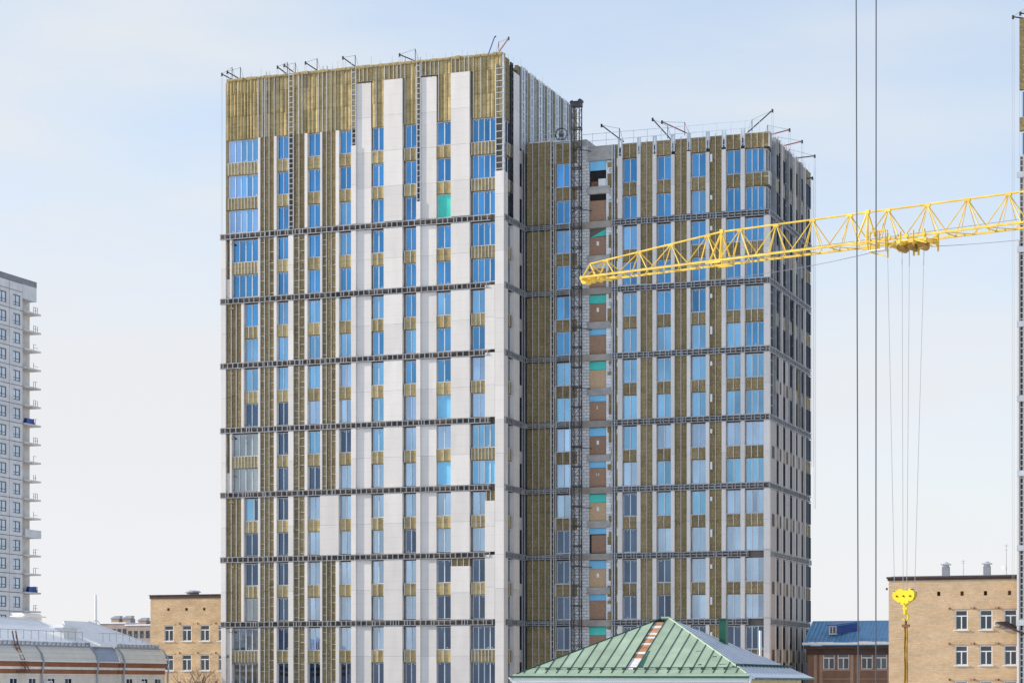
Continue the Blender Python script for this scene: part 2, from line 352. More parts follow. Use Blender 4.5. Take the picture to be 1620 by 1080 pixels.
M['road'] = plain('wet_asphalt', (0.055, 0.055, 0.06), 0.75, 0, 0.25, 0.4, 0)

# ------------------------------------------------------------------ ground
g = MB(); g.poly([(-6000,-3000,0),(6000,-3000,0),(6000,9000,0),(-6000,9000,0)]); g.build('ground', M['ground'], None, 'structure')
g = MB(); g.poly([(-260,40,.004),(260,40,.004),(260,52,.004),(-260,52,.004)]); g.build('road', M['road'], None, 'structure')

# ================================================================== the unfinished tower
TW = Site(797, 220.922)
TOW = thing('building_under_construction', 'tall unfinished L-shaped tower block with half-fitted white cladding over yellow insulation', 'building', TW.loc(), -YAW)
F = 6.568; XR = 24.95; XL = -30.78; YE = 25.6; YB = 22.0
ZT = 75.7; ZR = 67.5
BANDS = [59.69 - 6.6*k for k in range(9)]

def fbox(mb, face, u0, u1, d0, d1, z0, z1):
    if face == 'A': mb.box(u0, u1, d0, d1, z0, z1)
    elif face == 'D': mb.box(u0, u1, F+d0, F+d1, z0, z1)
    elif face == 'B': mb.box(-d0, -d1, u0, u1, z0, z1)
    else: mb.box(XR-d0, XR-d1, u0, u1, z0, z1)
def pt(face, u, d, z):
    return {'A': (u, d, z), 'D': (u, F+d, z), 'B': (-d, u, z), 'E': (XR-d, u, z)}[face]
def wool(face, name=''):
    if face == 'A' and name in ('parapet_board', 'spandrel_board'): return M['wool_soft_lit']
    return M['wool_x'] if face in 'AD' else M['wool_y']

c = MB(); c.box(XL+0.55, -0.56, 0.56, YB-0.1, 0, ZT-0.35); c.build('core_wall', M['core'], TOW)
c = MB(); c.box(-0.5, XR-0.56, F+0.56, YE-0.1, 0, ZR-0.35); c.build('core_wall', M['core'], TOW)
c = MB(); c.box(XL+0.25, XL+0.548, 0.6, YB-0.2, 0, ZT-0.1); c.build('side_insulation', M['wool_y'], TOW)
c = MB(); c.box(XL+0.62, -0.62, 0.62, YB-0.2, ZT-0.349, ZT-0.25); c.build('roof_deck', M['snow'], TOW)
c = MB(); c.box(-0.4, XR-0.62, F+0.62, YE-0.2, ZR-0.349, ZR-0.25); c.build('roof_deck', M['snow'], TOW)

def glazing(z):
    """Pane tint by height: bluer above, paler below, imitating the sky each storey reflects."""
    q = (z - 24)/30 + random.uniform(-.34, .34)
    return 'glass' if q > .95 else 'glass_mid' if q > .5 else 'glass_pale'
def window(face, u0, u1, z0, z1, n=2, kind='glass', d=0.42, sill=False, kinds=None, mull=None, fm='frame'):
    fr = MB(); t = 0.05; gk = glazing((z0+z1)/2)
    if z1 < 40 and random.random() < .07: gk = 'glass_clear'
    fbox(fr, face, u0, u0+t, d-0.05, d+0.10, z0, z1); fbox(fr, face, u1-t, u1, d-0.05, d+0.10, z0, z1)
    fbox(fr, face, u0+t, u1-t, d-0.05, d+0.10, z0, z0+t); fbox(fr, face, u0+t, u1-t, d-0.05, d+0.10, z1-t, z1)
    us = [u0 + (u1-u0)*k/n for k in range(n+1)] if not mull else mull
    for u in us[1:-1]: fbox(fr, face, u-0.045, u+0.045, d-0.06, d+0.10, z0+t, z1-t)
    if sill: fbox(fr, face, u0-0.06, u1+0.06, d-0.24, d-0.052, z0-0.07, z0-0.005)
    for k in range(len(us)-1):
        if random.random() < .75:
            u = us[k] + (us[k+1]-us[k])*random.uniform(.3, .7); z = z1-.2 if random.random() < .7 else z0+.15; fbox(fr, face, u-.05, u+.06, d, d+.03, z, z+.07)
    o = fr.build('window', M[fm], TOW)
    for k in range(len(us)-1):
        a = us[k] + 0.045; b = us[k+1] - 0.045
        p = MB(); e = [d + 0.02 + random.uniform(-0.004, 0.004) for _ in range(3)]
        q = [pt(face, a, e[0], z0+0.02), pt(face, b, e[1], z0+0.02), pt(face, b, e[1]+e[2]-e[0], z1-0.02), pt(face, a, e[2], z1-0.02)]
        off = Vector(pt(face, 0, 0.02, 0)) - Vector(pt(face, 0, 0, 0))
        p.slab(q if face != 'B' and face != 'E' else q, off)
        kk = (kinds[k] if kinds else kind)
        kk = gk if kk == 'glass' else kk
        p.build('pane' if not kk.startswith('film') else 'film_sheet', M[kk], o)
    return o

def panel(face, u0, u1, z0, z1, d0=0.0, d1=0.545, split=2, m='panel', name='cladding_panel'):
    for k in range(split):
        a = z0 + (z1-z0)*k/split; b = z0 + (z1-z0)*(k+1)/split
        mb = MB(); fbox(mb, face, u0, u1, d0, d1, a+0.008, b-0.008); mb.build(name, M[m], TOW)
def trim(face, u0, u1, z0, z1, d0=0.04, d1=0.5, m='panel'):
    mb = MB(); fbox(mb, face, u0, u1, d0, d1, z0, z1); mb.build('trim_strip', M[m], TOW)
def board(face, u0, u1, z0, z1, d0=0.22, d1=0.55, name='insulation_board', bulge=None):
    mb = MB(); j = random.uniform(-0.015, 0.02); a, b = u0+0.008, u1-0.008
    if bulge is None: bulge = random.choice((0.0, 0.0, 0.02, 0.05, 0.10) if face == 'A' else (0.0, 0.0, 0.012, 0.02, 0.03))
    d0 = max(d0, .10 + bulge)
    if bulge < 0.005: fbox(mb, face, a, b, d0+j, d1, z0, z1)
    else:                                           # soft wool swelling between its fixings
        k = random.uniform(0.35, 0.65); w_ = b-a
        a += .012; b -= .012; prof = [(a, d0+j), (a+w_*(k-.22), d0+j-bulge*.8), (a+w_*k, d0+j-bulge), (a+w_*(k+.22), d0+j-bulge*.75), (b, d0+j), (b, d1), (a, d1)]
        mb.slab([pt(face, u, d, z0) for u, d in prof], (0, 0, z1-z0))
    return mb.build(name, wool(face, name), TOW)
def rail(face, u, z0, z1, d0=0.08, d1=0.24, wd=0.06, m='rail'):
    mb = MB(); fbox(mb, face, u-wd/2, u+wd/2, d0, d0+0.03, z0, z1); fbox(mb, face, u-0.012, u+0.012, d0+0.03, d1, z0, z1)
    return mb.build('guide_rail', M[m], TOW)
def ladder(face, u0, u1, z0, z1, d0=0.06, step=0.55, m='galv', wd=0.07, rung=0.06):
    mb = MB()
    for u in (u0+wd/2, u1-wd/2): fbox(mb, face, u-wd/2, u+wd/2, d0, d0+0.16, z0, z1)
    z = z0 + 0.2
    while z < z1-0.1:
        fbox(mb, face, u0+wd, u1-wd, d0-0.012, d0+0.05, z, z+rung); z += step*random.uniform(0.85, 1.15)
    return mb.build('ladder_frame', M[m], TOW)
def brackets(face, u0, u1, z0, z1, d0=0.12, n=6):
    mb = MB()
    fbox(mb, face, u0, u0+0.03, d0+.02, d0+.05, z0, z1)
    for k in range(n):
        z = z0 + (z1-z0)*(k+random.uniform(0.2, 0.8))/n
        fbox(mb, face, u0, u1, d0, d0+0.05, z, z+0.05)
    return mb.build('bracket_row', M['rail'], TOW)
def spandrel(face, u0, u1, z0, z1, ribs, d0=0.2, m='rail'):
    mb = MB(); n = ribs+1; wd = (u1-u0)/n
    for k in range(n):
        j = random.uniform(-0.015, 0.03); fbox(mb, face, u0+wd*k+0.015, u0+wd*(k+1)-0.015, d0+j, 0.56, z0+0.02, z1-0.05)
    o = mb.build('spandrel_board', wool(face, 'spandrel_board'), TOW)
    rb = MB()
    for k in range(n+1):
        u = u0+wd*k; fbox(rb, face, u-0.03, u+0.03, d0-0.09, d0+0.06, z0+0.03, z1-0.02)
    fbox(rb, face, u0, u1, d0-0.02, 0.5, z1-0.045, z1+0.01)
    rb.build('rail_set', M[m], o)
    return o
def ledge(face, u0, u1, zc, back=True, step=0.58, m='ledge_steel', h=0.27):
    o = MB(); fbox(o, face, u0, u1, -0.05, 0.10, zc+h-0.05, zc+h+0.02); fbox(o, face, u0, u1, -0.05, 0.12, zc-h-0.02, zc-h+0.05)
    if face in 'DE': fbox(o, face, u0+.03, u1-.03, 0.12, 0.20, zc-0.03, zc+0.10)
    u = u0+0.05
    while u < u1-0.05:
        fbox(o, face, u, u+0.075, -0.065, 0.08, zc-h+0.05, zc+h-0.05)
        u += step*random.choice((0.5, 0.9, 1.0, 1.0, 1.1))
    r = o.build('ledge_frame', M[m], TOW)
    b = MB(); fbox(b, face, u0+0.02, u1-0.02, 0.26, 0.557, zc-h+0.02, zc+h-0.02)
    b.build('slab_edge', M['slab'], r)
    return r

# ---- window rows: (z0, z1) for the zone below band k, and for the zone above band 0
def rows(k):
    zb = BANDS[k]; return [(zb-2.64, zb-0.40), (zb-6.22, zb-3.92)]
TOPROWS = [(60.07, 62.38), (63.66, 65.92), (67.24, 69.53)]
NB = 8                                              # zones carried down to the ground
ZN = [(BANDS[k]-6.6+0.30, BANDS[k]-0.30) for k in range(NB)]

# ---- front A ------------------------------------------------------------
ACOL = {2: (-24.5, -23.25), 3: (-21.07, -19.72), 4: (-17.58, -16.30), 5: (-14.0, -12.79), 6: (-10.5, -9.27), 7: (-7.10, -5.60)}
DARK = {(1,2,1):'glass_clear',(1,3,0):'glass_room',(1,3,1):'glass_room',(1,4,1):'glass_clear',(1,5,0):'glass_clear',(1,5,1):'glass_room',(1,6,0):'glass_room',(1,6,1):'glass_room',
        (2,2,1):'glass_clear',(2,3,0):'glass_clear',(2,3,1):'glass_clear',(2,4,0):'glass_clear',(2,4,1):'glass_clear',(2,5,0):'glass_clear',(2,5,1):'glass_clear',(2,6,0):'glass_clear',(2,6,1):'glass_clear',
        (3,3,1):'glass_clear',(3,6,1):'glass_clear',(4,6,1):'glass_clear',(5,6,1):'glass_clear',(6,6,1):'glass_clear',(7,6,1):'glass_clear',(7,5,0):'glass_clear',(7,5,1):'glass_clear',(7,6,0):'glass_clear',
        (8,5,0):'glass_clear',(8,5,1):'glass_clear',(8,6,0):'glass_clear',(8,6,1):'glass_clear',(7,2,1):'film_blue',(7,3,1):'film_blue',(7,-1,0):'film_teal'}
def akind(cn, k, r):
    if k >= 7: return 'glass_clear'
    return DARK.get((cn, k, r), 'glass')
def a_windows(cn, u0, u1, n, k, ribs=1):
    rs = TOPROWS if k < 0 else rows(k)
    for i, (z0, z1) in enumerate(rs):
        kd = akind(cn, k, i)
        if kd.startswith('film'): window('A', u0, u1, z0, z1, 1, kd)
        elif (cn, k, i) == (8, 3, 1): window('A', u0, u1, z0, z1, 4, kinds=['film_blue', 'glass', 'film_blue', 'film_blue'])
        elif (cn, k, i) == (1, 4, 0): window('A', u0, u1, z0, z1, 2, kinds=['glass', 'glass_clear'], mull=[u0, u0+0.95, u1])
        else: window('A', u0, u1, z0, z1, n, kd, kinds=(['glass_pale', 'glass_pale', 'glass_pale' if i == 0 else 'glass_mid', 'glass_mid', 'glass_pale' if i == 0 else 'glass_mid'] if cn == 1 and k < 0 else None))
    if k < 0:
        spandrel('A', u0-0.05, u1+0.02, 62.40, 63.64, ribs); spandrel('A', u0-0.05, u1+0.02, 65.94, 67.22, ribs)
    else:
        spandrel('A', u0-0.05, u1+0.02, BANDS[k]-3.90, BANDS[k]-2.66, ribs)
for k in range(-1, NB):
    for cn, (a, b) in ACOL.items(): a_windows(cn, a, b, 2, k)
    # the corner column at the left
    if k < 0:
        a_windows(1, -29.95, -26.70, 5, k, 8)
        for z0, z1 in TOPROWS:                     # glazed return of the corner
            mb = MB(); mb.box(-30.02, -29.96, 0.36, 0.47, z0, z1); mb.box(-30.02, -29.96, 2.2, 2.28, z0, z1); mb.box(-30.02, -29.98, 0.5, 2.2, z0+.02, z0+.06); o = mb.build('window', M['frame'], TOW)
            mb = MB(); mb.box(-30.0, -29.985, 0.475, 2.2, z0+.07, z1-.02); mb.build('pane', M['glass'], o)
        for z0, z1 in ((62.40, 63.64), (65.94, 67.22)):
            mb = MB(); mb.box(-30.28, -30.02, 0.2, 2.3, z0, z1-.03); mb.build('spandrel_board', M['wool_y'], TOW)
    elif k in (0, 3, 6):
        a_windows(1, -29.54, -26.70, 4, k, 7); trim('A', -29.79, -29.58, ZN[k][0], ZN[k][1])
        lo, hi = ZN[k]; mid = lo + 2.0 if k != 6 else hi - 0.1
        panel('A', -30.22, -29.80, lo, mid, 0.25, 0.54, 1)
        if k != 6: board('A', -30.22, -29.80, mid, hi, 0.4)
    else:
        a_windows(1, -28.15, -26.70, 2, k, 2); trim('A', -28.50, -28.22, *ZN[k])
        for a, b in ((-30.22, -29.66), (-29.66, -29.09), (-29.09, -28.52)): board('A', a, b, *ZN[k])
    if k >= 0:
        lo, hi = ZN[k]
        panel('A', -30.78, -30.24, lo, hi)                                  # corner pilaster
        panel('A', -23.20, -22.64, lo, hi); panel('A', -16.27, -15.75, lo, hi); panel('A', -9.24, -8.80, lo, hi)
        panel('A', -15.74, -14.18, lo, hi, 0.2); panel('A', -8.79, -7.16, lo, hi, 0.2)
        panel('A', -12.73, -10.72, lo, hi)
        if k == 5:
            panel('A', -5.56, -3.58, lo, hi-0.75); board('A', -5.56, -3.58, hi-0.74, hi, 0.2)
            for u in (-5.5, -4.9, -4.25, -3.65): rail('A', u, hi-0.74, hi, 0.05, 0.24)
        else: panel('A', -5.56, -3.58, lo, hi)
        if k in (1, 2, 4, 5):
            a_windows(8, -3.37, -2.0, 2, k, 2)
            if k == 4:
                panel('A', -1.97, -0.94, lo, hi-1.0); board('A', -1.97, -0.94, hi-0.99, hi, 0.2); rail('A', -1.85, hi-0.99, hi, .05); rail('A', -1.4, hi-0.99, hi, .05)
            else: panel('A', -1.97, -0.94, lo, hi+0.3 if k < 6 else hi)
        else: a_windows(8, -3.37, -0.94, 4, k, 6)
        panel('A', -0.92, 0.0, lo-0.30, hi+0.30, 0, 0.54)
        trim('A', -26.60, -26.38, lo, hi); trim('A', -24.83, -24.53, lo, hi); trim('A', -21.40, -21.10, lo, hi)
        if k == 4: panel('A', -19.68, -17.64, lo, hi)
        else: trim('A', -19.68, -19.48, lo, hi); trim('A', -17.98, -17.62, lo, hi)
    else:
        lo, hi = 60.05, 69.55
        for a, b in ((-26.60, -26.38), (-24.83, -24.53), (-21.40, -21.10), (-19.68, -19.48), (-17.98, -17.62)): trim('A', a, b, lo, hi)
        panel('A', -16.27, -15.75, lo, 67.9); ladder('A', -16.27, -15.75, 67.9, ZT+0.2)
        ladder('A', -23.20, -22.64, lo, ZT+0.2); ladder('A', -9.24, -8.80, 61.8, ZT+0.4); panel('A', -9.24, -8.80, lo, 61.8, split=1)
        panel('A', -15.74, -14.18, lo, 74.1, 0.2, split=4); panel('A', -8.79, -7.16, lo, 74.1, 0.2, split=4)
        panel('A', -12.73, -10.72, lo, 74.15, split=4); panel('A', -5.56, -3.58, lo, 74.2, split=4)
        panel('A', -0.92, 0.0, 59.70, 64.2, 0, 0.54, split=2); ladder('A', -0.90, -0.02, 64.2, ZT-1.0, 0.05, 0.62)
        a_windows(8, -3.37, -0.94, 4, k, 6)
    # insulation bays
    for us in ((-26.38, -25.90, -25.38, -24.84), (-22.63, -22.05, -21.42), (-19.48, -19.0, -18.48, -18.0)):
        if k == 4 and us[0] == -19.48: continue
        lo, hi = ZN[k] if k >= 0 else (60.05, 69.55)
        for a, b in zip(us[:-1], us[1:]): board('A', a, b, lo, hi)
        if k >= 0:
            brackets('A', us[0], us[1], lo, hi); brackets('A', us[-2]+0.02, us[-1], lo, hi)
for k in range(0, NB):                              # torn tufts of wool caught on the rails at mid height
    mb = MB()
    for a, b in ((-26.3, -24.9), (-19.4, -18.05), (-22.6, -22.2), (-30.1, -29.4)):
        if k == 4 and a == -19.4: continue
        for q in range(7):
            u = random.uniform(a, b); z = BANDS[k]-3.3+random.gauss(0, .45); r_ = random.uniform(.05, .13)
            mb.tube((u, .19, z), (u+random.uniform(-.1, .1), .06, z+random.uniform(-.1, .2)), r_, r_*.4, 5)
    for q in range(3):
        u = -29.9+random.uniform(0, .4); mb.tube((u, .19, BANDS[k]-.7), (u+.25, .05, BANDS[k]-.8), .14, .05, 5)
    mb.build('torn_wool', M['wool_x'], TOW, 'stuff')
for us in ((-25.90, -25.38), (-22.05,), (-19.0, -18.48)):
    for u in us: rail('A', u, 13.0, ZT+0.1, 0.07)
for u in (-29.66, -29.09):
    for k in (1, 2, 4, 5): rail('A', u, *ZN[k])
# parapet: tall boards between rails, ragged wool along the top edge
u = -30.28
holes = [(-15.74, -14.18), (-12.73, -10.72), (-8.79, -7.16), (-5.56, -3.58)]
while u < -0.02:
    b = min(u + random.choice((0.40, 0.42, 0.46, 0.5)), -0.02)
    if u < -26.7: b = min(u + random.uniform(.33, .42), -26.6)
    hid = any(a-.3 < u < e for a, e in holes)
    for z0, z1 in ((69.56, 71.9), (71.92, 74.2), (74.22, ZT + random.uniform(-0.12, 0.08))):
        if hid and z1 < 74.5: continue
        board('A', u, b, z0, z1, 0.24 + random.uniform(0, 0.015), name='parapet_board', bulge=random.uniform(.10, .16) if u < -26.7 else random.choice((.02, .05, .07, .09)))
    if any(u <= a < b for a in (-26.5, -25.9, -25.38, -24.7, -22.05, -21.3, -19.55, -19.0, -18.48, -17.8, -13.5, -10.3, -6.5, -3.0, -2.2)) and not any(a < u < e for a, e in holes) and not (-23.25 < u < -22.6 or -16.3 < u < -15.7 or -9.3 < u < -8.75 or u > -0.95):
        rail('A', u, 69.56, ZT + random.choice((0.02, 0.05, 0.5)), 0.07, 0.26, 0.055)
    elif any(a < u < e for a, e in holes): rail('A', u, 74.22, ZT+0.05, 0.05, 0.26, 0.06)
    u = b
mb = MB(); u = -30.2
while u < -0.3:                                     # ragged wool lying over the parapet edge
    b = u + random.uniform(0.35, 0.8); h = random.uniform(0.06, 0.18)
    mb.box(u, b-0.03, -0.02+random.uniform(0,0.1), 0.5+random.uniform(0,0.2), ZT-0.1-h*0.4, ZT+h*0.8); u = b
mb.build('parapet_capping', M['wool_soft_lit'], TOW)
mb = MB(); u = -30.0
while u < -0.2:                                     # thin starter bars above the roof edge
    mb.box(u, u+0.045, 0.3, 0.34, ZT-0.2, ZT+random.uniform(0.2, 1.1)); u += random.uniform(0.5, 1.3)
v = 0.5
while v < 22: mb.box(-0.33, -0.3, v, v+0.03, ZT-0.2, ZT+random.uniform(0.2, 0.9)); v += random.uniform(0.7, 1.8)
mb.build('starter_bars', M['galv'], TOW, 'stuff')
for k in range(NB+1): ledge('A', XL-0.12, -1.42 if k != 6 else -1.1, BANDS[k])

# ---- return B -------------------------------------------------------------
for k in range(-1, NB):
    lo, hi = ZN[k] if k >= 0 else (60.05, 64.2)
    panel('B', 0.545, 1.22, lo, hi, 0.0, 0.5)
    rs = TOPROWS if k < 0 else rows(k)
    for i, (z0, z1) in enumerate(rs):
        window('B', 1.28, 2.92, z0, z1, 2, 'glass_room' if k >= 0 else 'glass_clear', 0.4)
        if k >= 2: window('B', 4.66, 5.20, z0, z1, 1, 'glass_clear', 0.4)
        else: window('B', 4.66, 5.20, z0, z1, 1, 'glass_clear', 0.4)
    for z0, z1 in (((62.40, 63.64), (65.94, 67.22)) if k < 0 else ((BANDS[k]-3.90, BANDS[k]-2.66),)):
        spandrel('B', 1.28, 2.5, z0, z1, 1, 0.12); spandrel('B', 4.66, 5.3, z0, z1, 1, 0.1)
    hi2 = hi if k >= 0 else 74.6
    panel('B', 2.96, 4.62, lo, hi2, 0.0, 0.5, split=2 if k >= 0 else 4)
    if k >= 0: board('B', 5.35, 6.5, lo, hi, 0.3)
    else: board('B', 5.35, 6.5, lo, 67.3, 0.3)
for u, m in ((5.36, 'dark_steel'), (5.75, 'galv'), (6.05, 'dark_steel'), (6.42, 'galv')): rail('B', u, 13, 67.5, 0.06, 0.3, 0.10, m)
ladder('B', 0.10, 0.54, 64.2, ZT, 0.03, 0.62); ladder('B', 2.35, 2.90, 60.1, ZT-0.3, 0.05, 0.75, 'dark_steel', 0.1, 0.1)
board('B', 0.55, 1.25, 64.25, ZT, 0.35); board('B', 1.28, 2.3, 69.56, ZT-0.1, 0.24); board('B', 4.64, 5.3, 69.56, ZT, 0.24)
v = 5.32
while v < YB-0.3:                                   # tall side wall above the lower roof: steel ladders between wool ribs
    z0 = 67.3
    board('B', v, v+2.2, z0, ZT+random.uniform(-.05, .1), 0.3); board('B', v+2.2, min(v+2.62, YB), z0, ZT+random.uniform(-.05, .1), 0.0, 0.5, bulge=0)
    ladder('B', v+0.1, v+1.05, z0, ZT+0.1, 0.04, 0.95, 'galv', 0.30, 0.12); ladder('B', v+1.2, v+2.1, z0, ZT+0.1, 0.10, 1.9, 'ledge_steel', 0.30, 0.10)
    v += 2.65
for k in range(NB+1): ledge('B', 0.02 if k < 5 else 0.95, F-0.06, BANDS[k])

# ---- recessed front D -----------------------------------------------------
DWIN = {10: (10.13, 11.55), 11: (13.64, 15.05), 12: (17.15, 18.57), 13: (20.67, 22.06)}
DDARK = {(9,4,1),(9,5,0),(9,5,1),(9,6,0),(9,6,1),(10,4,1),(10,5,0),(10,5,1),(10,6,0),(10,6,1),(11,5,0),(11,5,1),(11,6,0),(11,6,1),(12,6,0),(12,6,1),(13,6,0),(14,6,0)}
TOPD = [(60.02, 62.30), (63.66, 65.98)]
for k in range(-1, NB):
    lo, hi = ZN[k] if k >= 0 else (60.05, ZR)
    rs = TOPD if k < 0 else rows(k)
    for i, (z0, z1) in enumerate(rs):
        for cn, (a, b) in DWIN.items(): window('D', a, b, z0, z1, 2, 'glass_clear' if (cn, k, i) in DDARK or k >= 7 else 'glass', sill=True)
        window('D', 22.56, 24.36, z0, z1, 3, 'glass_clear' if (14, k, i) in DDARK or k >= 7 else 'glass', sill=True)
        window('D', 3.22, 4.67, z0, z1, 2, 'glass_clear' if (9, k, i) in DDARK or k >= 7 else 'glass', 0.3, sill=True)
    sp_z = [(62.32, 63.64)] if k < 0 else [(BANDS[k]-3.90, BANDS[k]-2.68)]
    if k < 0: sp_z.append((66.0, ZR))
    for z0, z1 in sp_z:
        for cn, (a, b) in DWIN.items(): spandrel('D', a-0.04, b+0.01, z0, z1, 1, m='galv' if z1 < 66 else 'rail')
        spandrel('D', 22.52, 24.38 if k >= 0 else 24.93, z0, z1, 2 if z1 < 66 else 3, m='galv' if z1 < 66 else 'rail')
        spandrel('D', 3.0, 4.66, z0, z1 if z1 < 66 else 68.1, 1, 0.28, 'galv')
        board('D', 4.72, 5.3, z0, z1 if z1 < 66 else 68.1, 0.30)
    for a, b in ((9.61, 10.07), (11.60, 11.96), (13.20, 13.58), (15.08, 15.44), (16.69, 17.05), (18.60, 18.96), (20.20, 20.61), (22.10, 22.50)):
        if k >= 0: panel('D', a, b, lo, hi)
        else: panel('D', a, b, lo, 66.0 + random.uniform(-0.3, 0.3), split=2); ladder('D', a, b, 66.3, ZR+0.5, 0.06, 0.7, 'galv', 0.13)
    if k >= 0: panel('D', 24.40, 24.95, lo, hi + (0.7 if k >= 5 else 0))
    for us in ((0.03, 0.66, 1.33, 2.0, 2.58), (8.9, 9.6), (11.98, 12.6, 13.19), (15.46, 16.08, 16.67), (18.97, 19.56, 20.18)):
        for a, b in zip(us[:-1], us[1:]):
            if us[0] == 8.9:                        # ragged edge where the wool stops over bare blocks
                z = lo
                while z < hi-0.05:
                    h = min(random.choice((0.35, 0.5, 0.62, 0.8)), hi-z); aa = a + random.choice((-0.42, -0.3, -0.05, 0.05, 0.1))
                    mb = MB(); fbox(mb, 'D', aa, b, 0.27+random.uniform(0,.02), 0.56, z+.004, z+h-.004); mb.build('wool_offcut', M['wool_x'], TOW); z += h
            else: board('D', a, b, lo, hi if us[0] > 1 or k >= 0 else 68.3)
    for cx, dz in ((19.04, 0.0), (9.52, 0.35)):     # white slips hanging at the edge of the wool
        for j, z in enumerate([z1 - 1.0 for z0, z1 in rs]):
            mb = MB(); fbox(mb, 'D', cx, cx+0.2, 0.05, 0.2, z+dz, z+dz+(0.75 if j else 0.42)); mb.build('white_slip', M['white'], TOW)
for u in (0.66, 1.33, 2.0, 2.57): rail('D', u, 13, 68.5, 0.07, 0.25, 0.06, 'rail')
for u in (12.6, 16.08, 19.56): rail('D', u, 13, ZR+0.2, 0.07, 0.25, 0.06, 'rail')
for u in (9.02, 9.28): rail('D', u, 13, ZR, 0.07, 0.29, 0.08, 'galv')
ladder('D', 2.60, 2.95, 13, 68.6, 0.04, 0.6, 'rail', 0.08); rail('D', 3.12, 13, 68.2, 0.1, 0.3, 0.09, 'rail')
mb = MB(); fbox(mb, 'D', 4.70, 4.76, -0.35, -0.29, 13, 68.8); mb.build('drop_pipe', M['white'], TOW)
# bare block strip with loading openings
mb = MB(); fbox(mb, 'D', 4.78, 6.56, 0.34, 0.558, 13, 67.6); mb.build('block_wall', M['block'], TOW)
mb = MB(); fbox(mb, 'D', 8.33, 9.62, 0.34, 0.558, 13, 66.0); mb.build('block_wall', M['block'], TOW)
for k in range(-1, 7):                              # loose blocks showing beside the wool
    lo, hi = ZN[k] if k >= 0 else (60.05, 66)
    z = lo
    while z < hi-0.3:
        mb = MB(); fbox(mb, 'D', 8.34, 8.34+random.choice((0.28, 0.45, 0.55)), 0.30, 0.336, z+.01, z+.29); mb.build('wall_block', M['block_piece'], TOW); z += 0.3
mb = MB(); fbox(mb, 'D', 6.45, 9.3, 0.24, 0.56, 66.05, 67.5); mb.build('lintel', M['concrete'], TOW)
OPEN = [  # per zone: (film, sheet, paper) of upper and lower storey
    [('film_teal','osb_dark',1), ('film_pale','osb_dark',0)], [('film_teal','osb_dark',1), ('film_blue','osb_dark',0)],
    [('film_teal','osb',0), ('film_blue','osb_dark',2)], [('film_blue','osb_dark',1), ('film_blue','osb_dark',3)],
    [('film_teal','osb',1), ('film_blue','black',1)], [('film_blue','osb',1), ('film_blue','osb_dark',0)],
    [('film_teal','osb_dark',0), ('film_blue','osb_dark',0)], [('film_blue','osb',0), ('film_blue','osb_dark',0)]]
def loading_door(zb0, zf, z1, film, sheet, paper):
    mb = MB(); fbox(mb, 'D', 6.60, 8.30, 0.44, 0.50, zb0, zf-0.02)
    o = mb.build('boarded_opening', M[sheet], TOW)
    mb = MB()
    if (film, sheet) == ('film_teal', 'osb_dark') and z1 > 58: mb.slab([pt('D', 6.7, .46, zf), pt('D', 8.3, .46, zf+.1), pt('D', 8.3, .46, z1), pt('D', 7.6, .46, z1-.35)], (0, .03, 0))
    else: fbox(mb, 'D', 6.60, 8.30, 0.40, 0.46, zf, z1)
    mb.build('film_strip', M[film], o)
    if paper:
        mb = MB()
        if paper == 1: fbox(mb, 'D', 7.3, 7.55, 0.425, 0.436, zf-0.85, zf-0.45)
        elif paper == 2: fbox(mb, 'D', 7.32, 7.40, 0.425, 0.436, zf-0.8, zf-0.45)
        else: fbox(mb, 'D', 7.28, 7.34, 0.425, 0.436, zf-0.8, zf-0.55); fbox(mb, 'D', 7.5, 7.56, 0.425, 0.436, zf-0.8, zf-0.55)
        mb.build('paper_sheet', M['paper'], o)
    if sheet == 'black':
        mb = MB(); fbox(mb, 'D', 6.78, 8.29, 0.40, 0.438, zb0+.02, zf-.1); mb.build('leaning_sheet', M['osb_dark'], o)
for k in range(NB):
    zb = BANDS[k]
    loading_door(zb-3.05, zb-1.2, zb-0.40, *OPEN[k][0])
    mb = MB(); fbox(mb, 'D', 6.40, 8.75, 0.22, 0.557, zb-3.75, zb-3.07); mb.build('floor_slab_edge', M['concrete'], TOW)
    loading_door(zb-6.22, zb-4.35, zb-3.77, *OPEN[k][1])
# the two open storeys at the top of the strip
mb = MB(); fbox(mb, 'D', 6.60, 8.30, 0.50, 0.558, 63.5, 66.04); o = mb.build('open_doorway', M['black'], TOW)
mb = MB(); fbox(mb, 'D', 6.62, 8.30, 0.42, 0.46, 65.1, 66.03); mb.build('film_strip', M['film_blue'], o)
mb = MB(); fbox(mb, 'D', 6.75, 7.45, 0.42, 0.49, 63.52, 64.0); mb.build('stacked_bricks', M['rust'], o)
mb = MB(); fbox(mb, 'D', 7.5, 8.27, 0.40, 0.49, 63.52, 64.25); mb.build('block_stack', M['block_piece'], o)
mb = MB(); fbox(mb, 'D', 6.40, 8.75, 0.22, 0.557, 62.75, 63.48); mb.build('floor_slab_edge', M['concrete'], TOW)
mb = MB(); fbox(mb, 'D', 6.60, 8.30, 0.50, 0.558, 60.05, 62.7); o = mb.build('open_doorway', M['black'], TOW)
mb = MB(); fbox(mb, 'D', 6.62, 8.29, 0.42, 0.48, 60.06, 62.1); mb.build('sheet', M['osb_dark'], o)
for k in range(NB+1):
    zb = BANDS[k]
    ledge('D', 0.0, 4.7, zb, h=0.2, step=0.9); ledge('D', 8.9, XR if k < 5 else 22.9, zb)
    mb = MB(); fbox(mb, 'D', 4.74, 8.88, 0.10, 0.556, zb-0.34, zb+0.30); mb.build('ring_beam', M['ledge'], TOW)
